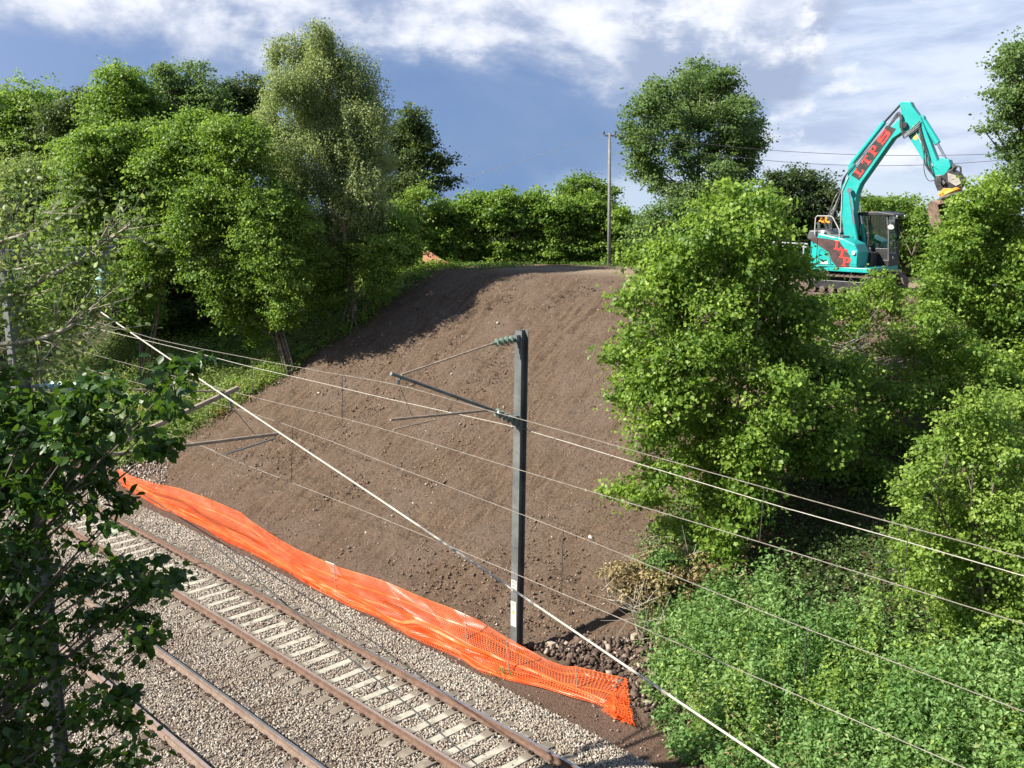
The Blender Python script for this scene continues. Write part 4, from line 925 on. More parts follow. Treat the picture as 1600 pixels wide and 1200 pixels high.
    n = len(out); y0, y1 = -0.48, 0.42; V = [(x, y0, z) for x, z in out] + [(x, y1, z) for x, z in out] + [(x, y0, z) for x, z in inn] + [(x, y1, z) for x, z in inn]
    Fc = [];
    for i in range(n - 1): Fc += [(i, i + 1, i + 1 + n, i + n), (i + 2 * n, i + 3 * n, i + 1 + 3 * n, i + 1 + 2 * n)]
    for e in (0, n - 1): Fc.append((e, e + n, e + 3 * n, e + 2 * n))
    Fc += [(i, i + 2 * n, i + 1 + 2 * n, i + 1) for i in range(n - 1)] + [(i + n, i + 1 + n, i + 1 + 3 * n, i + 3 * n) for i in range(n - 1)]
    bk.add(V, Fc); bk.prism(out, y0 - 0.02, y0 + 0.012); bk.prism(out, y1 - 0.012, y1 + 0.02)
    bk.prism([(3.2, 3.36), (3.5, 3.36), (3.5, 3.46), (3.2, 3.46)], -0.2, 0.14)
    for k in range(5): yy = y0 + 0.05 + k * (y1 - y0 - 0.1) / 4; bk.prism([(3.68, 2.35), (3.88, 2.37), (3.68, 2.42)], yy - 0.035, yy + 0.035)
    bk.v = [tuple(Matrix.Translation((3.3, 0, 2.9)) @ Matrix.Rotation(math.radians(-52), 4, 'Z') @ Matrix.Rotation(math.radians(14), 4, 'X') @ Matrix.Translation((-3.3, 0, -2.9)) @ Vector(v)) for v in bk.v]
    p(bk, 'bucket', MUD)
    # hoses: bundle at the boom foot, along the boom and round the elbow
    rg = random.Random(2); b = MB()
    for k in range(9):
        o = rg.uniform(-0.05, 0.05); y = -0.45 + 0.045 * k
        b.tube(smoothcurve([(-0.02 + o, y, 1.75), (-0.45 + o, y - .1, 1.95 + rg.uniform(0, .1)), (-0.72 - 0.05 * k + .1 + o, y - .08, 2.5 + rg.uniform(-.2, .2)), (-0.60 + o, y, 3.1 + rg.uniform(-.2, .3)), (-0.44, -0.2 + 0.03 * k, 3.65)], 5), 0.019, 5)
    p(b, 'hose', [HOSE])
    b = MB()
    for k in range(4):
        b.tube(smoothcurve([(-0.44, -0.15 + 0.06 * k, 3.6), (-0.40, -0.2 + 0.06 * k, 4.05 + .03 * k), (0.2, -0.2 + 0.05 * k, 4.78 + .03 * k), (1.0, -0.2 + .05 * k, 5.66 + .04 * k), (1.45, -0.27, 6.08 + .04 * k), (1.52 + .04 * k, -0.30, 5.72 - 0.1 * k), (1.75, -0.28, 5.55 - .05 * k), (2.15, -0.24, 5.9 - 0.08 * k)], 5), 0.02, 5)
    p(b, 'hose', [HOSE])
    b = MB()
    for k in range(3): b.tube(smoothcurve([(2.1, -0.22, 5.85 - .06 * k), (2.25 - .03 * k, -0.24, 5.4), (2.45 - .05 * k, -0.25 - .02 * k, 4.9), (2.60 - .08 * k, -0.26, 4.45), (2.72, -0.24, 4.1)], 5), 0.017, 5)
    b.tube(smoothcurve([(2.35, -0.22, 5.0), (2.42, -0.3, 4.3), (2.60, -0.3, 3.95), (2.85, -0.25, 4.0)], 6), 0.014, 5)
    p(b, 'hose', [HOSE])
    p(MB().tube([(1.9, -0.2, 5.75), (2.66, -0.2, 4.42)], 0.018, 6).tube([(-0.36, -0.25, 2.1), (-0.40, -0.25, 3.6), (-0.20, -0.25, 4.1)], 0.02, 6).tube([(0.0, -0.15, 4.46), (1.25, -0.15, 5.95)], 0.02, 6), 'steel_pipe', M['galv'])
excavator()
# ------------------------------------------------------------------ foliage
LEAF2 = (np.array([[0, 0, 0], [0.48, 0.42, 0.10], [1.0, 0, -0.08], [0.48, -0.42, 0.10]]), [(0, 2, 1), (0, 3, 2)])
LEAF6 = (np.array([[0, 0, 0], [0.22, 0.27, .06], [0.62, 0.30, .05], [1.0, 0, -.10], [0.62, -0.30, .05], [0.22, -0.27, .06], [0.5, 0, 0.0]]), [(0, 6, 2, 1), (6, 3, 2), (0, 5, 4, 6), (6, 4, 3)])
LEAFL = (np.array([[0, 0, 0.0], [0.42, 0.27, 0.07], [1.0, 0, -0.16], [0.42, -0.27, 0.07]]), [(0, 2, 1), (0, 3, 2)])
LEAFN = (np.array([[0, 0, 0.35], [1.0, 0, -.15], [0.5, 0.13, .1], [0.5, -0.13, 0.1]]), [(0, 1, 2), (0, 3, 1)])
def leaves(name, C, size, matr, parent=None, seed=0, up=0.75, droop=0.15, shape=LEAF2, tone=None, D=None, NO=None):
    rg = np.random.default_rng(seed); n = len(C); up_v = np.array([0, 0, 1.0])
    N = rg.normal(size=(n, 3)) * (1 - up * 0.4); N += 0 if NO is None else NO * 0.95; N[:, 2] = (np.abs(N[:, 2]) if NO is None else N[:, 2]) + up * 0.55; N /= np.linalg.norm(N, axis=1)[:, None]
    A = rg.normal(size=(n, 3)) if D is None else D + rg.normal(size=(n, 3)) * 0.45
    A[:, 2] -= droop; A -= N * np.sum(A * N, 1)[:, None]; A /= np.linalg.norm(A, axis=1)[:, None] + 1e-9
    Bv = np.cross(N, A); T, Fc = shape; k = len(T)
    sz = (size * rg.uniform(0.65, 1.25, n)) if np.isscalar(size) else size
    V = C[:, None, :] + (T[None, :, 0:1] * A[:, None] + T[None, :, 1:2] * Bv[:, None] + T[None, :, 2:3] * N[:, None]) * sz[:, None, None]
    sizes = np.tile([len(f) for f in Fc], n); loc = np.concatenate([np.array(f) for f in Fc])
    idx = (np.arange(n)[:, None] * k + loc[None]).ravel()
    if tone is None: tone = rg.random(n)
    tone = np.clip(tone + rg.normal(size=n) * 0.12, 0, 1)
    return bulk(name, V.reshape(-1, 3), sizes, idx, matr, parent, tone=np.repeat(tone, k))
def fallback_dir(n, rg): v = rg.normal(size=(n, 3)); return v / np.linalg.norm(v, axis=1)[:, None]
LEAFCOUNT = [0]
def tree(name, label, cat, base, blobs, leaf, lmat, seed, cover=3.2, group=None, bark='bark', r0=0.12, stems=1, clump=5.0, up=0.7, weep=0.0, gap=0.25, shape=LEAF2, shell=0.55, spread=0.5, tonebias=0.0, twig=1.0, trunk_to=None, skip_branch=False, droop=0.15):
    """blobs: (centre xyz, radius, (sx,sy,sz)); clumps of leaves fill each blob, limbs run from the trunk to every blob and twigs to clumps"""
    rg = np.random.default_rng(seed); base = np.array(base, float)
    root = empty(name, base, label=label, cat=cat, group=group)
    Cs = []; Ts = []; Ds = []; Ns = []; limbs = []
    for (c, r, sc) in blobs:
        c = np.array(c, float); area = math.pi * r * r * sc[0] * sc[2]; rc = leaf * clump * (0.75 + 0.25 * rg.random())
        per = 26; N = cover * 1.9 * area / (leaf * leaf * 0.42); nc = max(int(N / per), 4)
        # boughs: smaller masses set round the limb end, each carrying its own leaf sprays
        kb = int(np.clip(4 + 5 * r, 6, 12)); bd = fallback_dir(kb, rg); bc = c + bd * r * np.array(sc) * (rg.uniform(0.45, 0.72, kb))[:, None]; br = r * rg.uniform(0.36, 0.58, kb)
        pick = rg.choice(kb, nc, p=br ** 2 / np.sum(br ** 2)); d = fallback_dir(nc, rg); d[:, 2] = np.where(rg.random(nc) < 0.75, np.abs(d[:, 2]), d[:, 2])
        rad = np.clip(rg.normal(0.86, 0.16 if shell > 0.2 else 0.3, nc), 0.1, 1.15)
        cc = bc[pick] + d * (br[pick] * rad)[:, None] * np.array(sc) * [1.1, 1.1, 0.85]
        lo = rg.random(nc) < 0.40; d2 = fallback_dir(nc, rg); cc = np.where(lo[:, None], c + d2 * (r * np.clip(rg.normal(0.75, 0.25, nc), 0.1, 1.2))[:, None] * np.array(sc), cc); d = np.where(lo[:, None], d2, d)
        keep = vnoise(cc[:, 0] / (rc * 3.0) + 3, cc[:, 2] / (rc * 3.0) + cc[:, 1] / (rc * 3) * 0.6, seed + 3) > gap * 0.5
        cc = cc[keep]; d = d[keep]; pk = pick[keep]; nc = len(cc); bt = rg.normal(size=kb) * 0.10
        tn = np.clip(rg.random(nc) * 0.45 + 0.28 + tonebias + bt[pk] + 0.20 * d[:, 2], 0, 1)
        rr = rc * rg.uniform(0.5, 1.1, nc)
        off = rg.normal(size=(nc, per, 3)) * 0.36; off[..., 2] *= 0.5
        hd = d * [1, 1, 0.15] + rg.normal(size=(nc, 3)) * [0.5, 0.5, 0.12]; hd /= np.linalg.norm(hd, axis=1)[:, None]; off += hd[:, None, :] * (np.clip(rg.normal(size=(nc, per)), -1.8, 1.5) * 0.62)[..., None]
        if weep: off[..., 2] -= weep * rg.uniform(0, 1, (nc, per)) * 2.0; off[..., :2] *= 0.55
        pts = cc[:, None, :] + off * rr[:, None, None]; outd = d
        Ns.append(np.repeat(d * 0.75 + (cc - c) / r * 0.25, per, 0))
        Cs.append(pts.reshape(-1, 3)); Ts.append(np.repeat(tn, per)); Ds.append(np.repeat(outd + [0, 0, -droop - weep], per, 0) + off.reshape(-1, 3) * 0.8)
        limbs.append((c, r, cc[:: max(1, int(len(cc) / (4 * twig)))] if twig > 0 else []))
    C = np.concatenate(Cs); Tn = np.concatenate(Ts); D = np.concatenate(Ds); NN = np.concatenate(Ns)
    gz = h_xy(C[:, 0], C[:, 1]) + 0.03; ok = C[:, 2] > gz; C, Tn, D, NN = C[ok], Tn[ok], D[ok], NN[ok]
    LEAFCOUNT[0] += len(C)
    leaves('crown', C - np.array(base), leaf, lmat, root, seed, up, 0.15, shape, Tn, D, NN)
    b = MB(); top = np.array(trunk_to, float) if trunk_to is not None else max((np.array(l[0]) for l in limbs), key=lambda q: q[2])
    stem_l = []
    for k in range(stems):
        e = top if stems == 1 else np.array(limbs[int(rg.integers(len(limbs)))][0]) * 0.5 + top * 0.5
        e = e + rg.normal(size=3) * (0.0 if stems == 1 else 0.5); m1 = base + (e - base) * 0.35 + rg.normal(size=3) * np.array([.15, .15, 0]); m2 = base + (e - base) * 0.7 + rg.normal(size=3) * np.array([.2, .2, 0])
        P = smoothcurve([base + [0, 0, -0.25] + (rg.normal(size=3) * [.25, .25, 0] if stems > 1 else 0), m1, m2, e], 5); rr0 = r0 * (1 if stems == 1 else rg.uniform(0.45, 1.0))
        b.tube(P - base, [rr0 * (1 - 0.8 * i / (len(P) - 1)) for i in range(len(P))], 7); stem_l.append(np.array(P))
    if not skip_branch:
        for c, r, tw in limbs:
            st = stem_l[int(rg.integers(len(stem_l)))]; zc = c[2] - 0.6 * np.linalg.norm(c[:2] - st[0][:2]); i = int(np.argmin(np.abs(st[:, 2] - zc))); i = max(1, min(i, len(st) - 2)); a = st[i]
            mid = a + (c - a) * 0.5 + np.array([0, 0, 0.12 * r]); P = smoothcurve([a, mid, c], 4); q = r0 * 0.26
            b.tube(np.array(P) - base, [q * (1 - 0.65 * j / (len(P) - 1)) for j in range(len(P))], 5)
            for t in tw:
                P2 = [c, (c + t) / 2 + rg.normal(size=3) * 0.06 * r, t]; b.tube(np.array(P2) - base, [q * 0.34, q * 0.24, q * 0.10], 4)
    b.build('trunk', M[bark], root, smooth=True)
    return root
def B(px, py, r, Y, sx=1.0, sz=1.0, sy=1.0):
    """a rounded mass of leaves: centre seen at (px, py) standing at distance Y, r in photo pixels"""
    c = at_y(px, py, Y); return (c, r * np.linalg.norm(c - CAMP) / F, (sx, sy, sz))
def foot(px, Y):
    p = at_y(px, 500, Y); return np.array([p[0], Y, float(h_xy(p[0], Y))])

def left_trees():
    g = 'trees on the left bank'
    # birch, tall, grey-green and drooping
    Y = 44.5; b = foot(556, Y)
    bl = [(500, 50, 22), (505, 205, 34), (470, 75, 26), (520, 90, 38), (440, 75, 22), (455, 125, 42), (560, 120, 34), (510, 160, 50), (575, 180, 38), (440, 185, 40), (470, 230, 48), (540, 235, 52), (590, 240, 32), (450, 280, 42), (510, 300, 50), (570, 300, 42), (480, 350, 40), (545, 360, 40), (590, 340, 30), (430, 240, 26)]
    tree('birch_tree', 'tall grey-green drooping birch rising highest above the left bank', 'tree', b, [B(x, y, r, Y + 0.35 * ((i * 7) % 5 - 2), 1, 1.05) for i, (x, y, r) in enumerate(bl)], 0.085, M['leaf_birch'], 11, 3.6, g, 'bark_birch', 0.13, 1, 6.0, 0.35, weep=1.15, gap=0.42, shape=LEAF2, shell=0.15, trunk_to=at_y(500, 60, Y))
    # skyline trees behind
    sk = [('broad mid-green tree at the far left of the skyline', [(20, 190, 48), (60, 170, 42), (-20, 200, 50), (50, 220, 50), (0, 250, 50)], 30, 62, 'leaf_hazel'),
          ('low dark tree between the far-left tree and the bright round one', [(105, 185, 36), (130, 175, 30), (95, 230, 44), (140, 225, 40)], 115, 60, 'leaf_dark'),
          ('bright round skyline tree left of the dark-topped one', [(190, 145, 40), (175, 180, 42), (215, 175, 45), (190, 215, 45), (225, 215, 35), (160, 160, 22)], 195, 58, 'leaf_hazel'),
          ('tall open-branched ash on the skyline left of the birch', [(265, 122, 24), (300, 130, 32), (260, 155, 34), (325, 150, 30), (290, 175, 40), (335, 185, 25), (255, 195, 32)], 285, 60, 'leaf_ash'),
          ('dark tree top just left of the birch', [(360, 150, 26), (390, 145, 26), (385, 180, 34), (350, 185, 28), (410, 165, 24)], 375, 62, 'leaf_dark'),
          ('dark rounded tree right of the birch with sky behind it', [(650, 195, 28), (670, 210, 26), (630, 215, 30), (660, 245, 32), (690, 260, 22), (625, 265, 30), (665, 285, 28), (640, 310, 30), (700, 285, 14), (615, 300, 26), (620, 230, 26), (625, 340, 28)], 655, 58, 'leaf_dark')]
    for i, (lab, bl, bx, Y, m) in enumerate(sk):
        tree('broadleaf_tree', lab, 'tree', foot(bx, Y), [B(x, y, r, Y + (j % 3 - 1) * 0.8) for j, (x, y, r) in enumerate(bl)], 0.15, M[m], 30 + i, 3.4 if m != 'leaf_ash' else 2.2, g, 'bark', 0.16, 1, 4.2, gap=0.34, tonebias=0.0)
    # nearer bushy trees on the slope
    nr = [('pale feathery tree low at the far left edge', [(40, 290, 55), (10, 330, 60), (80, 300, 45), (50, 360, 60), (100, 350, 45), (20, 410, 60), (85, 420, 50), (30, 470, 50)], 40, 46, 'leaf_bramble', 0.10),
          ('large bushy hazel left of centre on the shaded bank', [(150, 235, 34), (190, 240, 42), (240, 235, 44), (290, 225, 40), (130, 280, 48), (200, 290, 52), (260, 290, 50), (120, 350, 52), (180, 370, 55), (240, 370, 48), (310, 210, 36), (150, 430, 55), (210, 440, 42), (110, 470, 50), (225, 490, 28)], 205, 43, 'leaf_hazel', 0.115),
          ('dense hazel with arching leafy boughs beside the birch', [(350, 215, 34), (385, 215, 30), (330, 255, 44), (380, 265, 46), (320, 310, 46), (370, 330, 55), (420, 320, 40), (300, 365, 40), (350, 390, 52), (410, 390, 50), (330, 435, 38), (390, 450, 46), (440, 430, 42), (350, 480, 26), (400, 500, 34), (445, 490, 26), (460, 350, 34)], 450, 41.5, 'leaf_hazel', 0.115),
          ('small bright hazel under the birch beside the bare slope', [(480, 400, 30), (510, 420, 32), (560, 400, 26), (600, 400, 32), (500, 465, 26), (620, 360, 30), (590, 440, 28), (640, 395, 24), (530, 445, 30)], 545, 43.5, 'leaf_hazel', 0.11),
          ('yellow-green sapling in front of the dark rounded tree', [(655, 305, 20), (640, 335, 26), (665, 345, 22), (625, 325, 18), (650, 370, 26)], 650, 50, 'leaf_lime', 0.11)]
    for i, (lab, bl, bx, Y, m, lf) in enumerate(nr):
        tree('hazel_tree', lab, 'tree', foot(bx, Y), [B(x, y, r, Y + (j % 3 - 1) * 0.7) for j, (x, y, r) in enumerate(bl)], lf, M[m], 50 + i, 4.2, g, 'bark', 0.07, 5, 4.6, gap=0.26)
left_trees()
def backing_bushes():  # masses behind the gaps; the dark leaves stand in for shade there
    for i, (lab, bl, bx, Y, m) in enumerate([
        ('dark-leaved backing standing in for the shade between the two big left hazels', [(240, 420, 40), (285, 440, 44), (250, 480, 40), (300, 490, 40), (340, 470, 38), (280, 530, 26), (330, 525, 26), (210, 500, 34)], 285, 50, 'leaf_dark'),
        ('dark-leaved backing standing in for the shade behind the birch trunk', [(400, 420, 36), (440, 400, 38), (480, 430, 38), (430, 470, 34), (475, 485, 28), (510, 460, 30), (520, 400, 32), (560, 440, 26), (600, 420, 26)], 480, 50, 'leaf_dark'),
        ('leafy mass filling the gap above the dark-leaved backing at far left', [(215, 290, 34), (160, 320, 34), (250, 320, 34), (200, 350, 36), (270, 370, 30), (130, 300, 30), (110, 250, 28), (330, 340, 34), (350, 280, 28), (100, 400, 36), (150, 420, 36)], 205, 52, 'leaf_hazel')]):
        tree('backing_bush', lab, 'bush', foot(bx, Y), [B(x, y, r, Y + (j % 3 - 1) * 0.6) for j, (x, y, r) in enumerate(bl)], 0.14, M[m], 400 + i, 4.2, 'trees on the left bank', 'bark', 0.05, 4, 4.0, gap=0.2, tonebias=-0.1)
backing_bushes()

def plateau_trees():
    g = 'hazel bushes of the hedge'
    for i, (x, t, lab) in enumerate([(690, 330, 'leftmost hazel of the hedge, above the netting scrap'), (738, 318, 'second hazel of the hedge from the left'), (788, 312, 'third hazel of the hedge from the left, opposite the mast top'), (838, 316, 'hazel left of the three at the right end of the hedge'), (882, 322, 'hazel in front of the darker rounded tree'), (925, 318, 'hazel just left of the slim pole'), (974, 345, 'rightmost hazel of the hedge behind the slim pole')]):
        Y = 50.5 + (i % 2) * 0.5; t -= 13; bl = [(x, t + 12, 22), (x - 12, t + 16, 17), (x + 12, t + 18, 17), (x - 14, t + 34, 28), (x + 14, t + 38, 28), (x, t + 60, 32), (x - 12, 395, 27), (x + 14, 392, 27), (x, 405, 22)]
        tree('hedge_hazel', lab, 'bush', foot(x, Y), [B(a, b, r * 0.93, Y + (j % 3 - 1) * 0.4) for j, (a, b, r) in enumerate(bl)], 0.14, M['leaf_hazel'], 80 + i, 3.6, g, 'bark', 0.05, 5, 3.4, gap=0.22, tonebias=-0.08 if i in (4, 5) else 0)
    o = [('darker rounded tree showing over the hedge beside the pole', 'tree', [(905, 290, 20), (930, 300, 20), (890, 305, 18), (945, 320, 20), (915, 315, 26), (958, 300, 12)], 915, 60, 'leaf_hazel', 0.15, -0.15),
         ('grey-green low ash behind the top of the big hazel', 'tree', [(1030, 345, 26), (1060, 335, 26), (1010, 370, 26), (1045, 375, 30), (1085, 345, 24), (1015, 395, 24), (1070, 370, 28)], 1045, 43, 'leaf_ash', 0.11, 0.0),
         ('broad dark bush behind the digger\'s tail', 'bush', [(1215, 290, 26), (1245, 288, 28), (1280, 290, 26), (1230, 325, 36), (1275, 325, 32), (1215, 345, 28), (1300, 310, 22), (1250, 365, 36), (1290, 365, 30), (1210, 385, 26), (1245, 400, 28)], 1250, 47, 'leaf_dark', 0.12, -0.2),
         ('sunlit bush to the right behind the digger\'s cab', 'bush', [(1350, 325, 22), (1385, 325, 24), (1420, 330, 24), (1445, 345, 24), (1365, 350, 26), (1405, 365, 34), (1440, 380, 32), (1470, 340, 24), (1425, 410, 30), (1455, 420, 28), (1380, 400, 26), (1480, 390, 30)], 1420, 43, 'leaf_hazel', 0.11, 0.0)]
    for i, (lab, cat, bl, bx, Y, m, lf, tb) in enumerate(o):
        tree('broadleaf_tree' if cat == 'tree' else 'broadleaf_bush', lab, cat, foot(bx, Y), [B(x, y, r, Y + (j % 3 - 1) * 0.6) for j, (x, y, r) in enumerate(bl)], lf, M[m], 100 + i, 3.6, None, 'bark', 0.10, 2, 4.0, gap=0.32, tonebias=tb)
    # the big round tree
    Y = 60; bl = [(1060, 125, 26), (1095, 118, 26), (1130, 130, 26), (1035, 150, 28), (1080, 155, 34), (1125, 165, 34), (1155, 165, 24), (1005, 175, 28), (1045, 190, 34), (1090, 200, 32), (1140, 200, 34), (1170, 200, 24), (990, 210, 22), (1010, 225, 26), (1060, 232, 28), (1115, 235, 32), (1160, 235, 30), (1180, 225, 16), (1005, 260, 24), (1030, 280, 24), (1075, 270, 26), (1120, 275, 32), (1160, 270, 26), (1050, 300, 20), (1095, 305, 28), (1135, 300, 24), (1000, 245, 20), (1075, 325, 20)]
    tree('round_tree', 'large round-crowned ash standing alone against the sky behind the slope', 'tree', foot(1097, Y), [B(x, y, r, Y + ((j * 5) % 7 - 3) * 0.75) for j, (x, y, r) in enumerate(bl)], 0.15, M['leaf_ash'], 120, 3.2, None, 'bark', 0.26, 1, 4.2, gap=0.40, shell=0.45, trunk_to=at_y(1092, 200, Y))
    Y = 27; bl = [(1590, 80, 24), (1578, 110, 26), (1605, 125, 34), (1575, 150, 24), (1600, 180, 34), (1572, 185, 18), (1555, 205, 12), (1590, 230, 30), (1610, 260, 30), (1585, 262, 18), (1538, 204, 6), (1620, 90, 40), (1640, 160, 50), (1650, 240, 50)]
    tree('broadleaf_tree', 'leafy tree cut off by the top right edge of the view', 'tree', foot(1690, Y + 1), [B(x, y, r, Y + (j % 3 - 1) * 0.4) for j, (x, y, r) in enumerate(bl)], 0.085, M['leaf_ash'], 130, 2.2, None, 'bark', 0.14, 1, 4.5, gap=0.5)
plateau_trees()

def right_trees():
    bl = [(1185, 305, 20), (1150, 305, 24), (1120, 330, 28), (1165, 335, 34), (1205, 335, 24), (1100, 365, 34), (1150, 375, 40), (1195, 370, 36), (1050, 385, 32), (1010, 405, 26), (1080, 410, 44), (1140, 425, 48), (1200, 420, 44), (1030, 445, 44), (990, 470, 28), (1240, 430, 34), (1060, 490, 52), (1130, 490, 54), (1200, 490, 54), (1010, 530, 44), (970, 555, 26), (1080, 550, 52), (1150, 560, 56), (1220, 550, 54), (1010, 600, 44), (975, 615, 24), (1070, 620, 52), (1140, 640, 56), (1210, 630, 56), (1260, 500, 38), (1270, 580, 42), (1020, 670, 40), (1090, 700, 50), (1160, 710, 52), (1225, 700, 46), (1040, 745, 30), (985, 765, 22), (955, 770, 12), (1010, 780, 24), (1110, 770, 46), (1170, 780, 44), (1060, 830, 26), (1130, 840, 34), (1275, 640, 44), (1190, 845, 30), (1290, 700, 40)]
    Y = 24.3
    tree('hazel_bush', 'biggest bright hazel bush right of centre, overhanging the bare slope', 'bush', foot(1165, Y + 0.6), [B(x, y, r, Y + ((j * 3) % 7 - 3) * 0.42 - (y - 600) * 0.0022) for j, (x, y, r) in enumerate(bl)], 0.115, M['leaf_hazel'], 140, 3.8, 'bushes on the right bank', 'bark', 0.05, 7, 4.4, gap=0.30, shell=0.35, tonebias=0.08)
    sets = [('hazel regrowth shoots in front of the digger\'s tracks', [(1368, 428, 9), (1362, 442, 15), (1385, 450, 16), (1345, 465, 18), (1375, 470, 26), (1320, 470, 22), (1335, 490, 26), (1290, 485, 24), (1260, 520, 32), (1310, 545, 32), (1355, 515, 26), (1390, 550, 28), (1340, 585, 30), (1400, 480, 20), (1300, 510, 26), (1405, 452, 10)], 1350, 29.5, 'leaf_hazel', 0.10, 0.12, 3, 2.1),
            ('thicket toned darker for the shade under and right of the biggest hazel', [(1330, 600, 40), (1380, 620, 40), (1340, 670, 44), (1400, 690, 40), (1310, 750, 44), (1380, 760, 40), (1270, 790, 40), (1330, 830, 40), (1390, 840, 36), (1250, 850, 34), (1430, 620, 30)], 1345, 25.5, 'leaf_hazel', 0.095, -0.12, 4, 2.8),  # tone lowered so the leaf colour carries the hazel's shaded side
            ('tall sunlit bush at the right edge beneath the bucket', [(1540, 310, 30), (1575, 300, 32), (1510, 335, 28), (1550, 350, 40), (1600, 350, 44), (1500, 380, 34), (1545, 400, 42), (1600, 410, 46), (1475, 420, 30), (1515, 440, 40), (1565, 460, 44), (1610, 470, 40), (1480, 480, 36), (1530, 500, 40), (1585, 520, 42), (1455, 450, 24), (1490, 360, 18)], 1560, 28.5, 'leaf_hazel', 0.10, 0.05, 4, 3.6),
            ('thin patchy bush with bare twigs below the digger', [(1440, 500, 28), (1420, 540, 26), (1470, 530, 34), (1500, 560, 34), (1450, 585, 28), (1540, 570, 36), (1590, 580, 38), (1490, 610, 32), (1550, 620, 34), (1610, 620, 34), (1400, 520, 16)], 1500, 26.0, 'leaf_hazel', 0.10, 0.10, 5, 2.9),
            ('bright lime-green bush at the right edge in front of the dark thicket', [(1530, 640, 30), (1580, 640, 36), (1490, 660, 20), (1450, 700, 18), (1500, 700, 36), (1560, 700, 44), (1605, 720, 44), (1440, 745, 24), (1480, 760, 38), (1540, 780, 48), (1600, 800, 46), (1410, 760, 14), (1425, 800, 26), (1470, 820, 40), (1530, 850, 50), (1595, 870, 46), (1415, 855, 22), (1455, 880, 34), (1510, 910, 44), (1580, 930, 46), (1430, 915, 20), (1490, 960, 32), (1550, 980, 40), (1600, 1000, 40), (1530, 1030, 26)], 1560, 19.0, 'leaf_lime', 0.085, 0.1, 5, 3.2)]
    for i, (lab, bl, bx, Y, m, lf, tb, st, cv) in enumerate(sets):
        tree('hazel_bush', lab, 'bush', foot(bx, Y + 0.3), [B(x, y, r, Y + ((j * 3) % 5 - 2) * 0.35) for j, (x, y, r) in enumerate(bl)], lf, M[m], 150 + i, cv, 'bushes on the right bank', 'bark', 0.05, st, 4.2, gap=0.36, tonebias=tb)
right_trees()

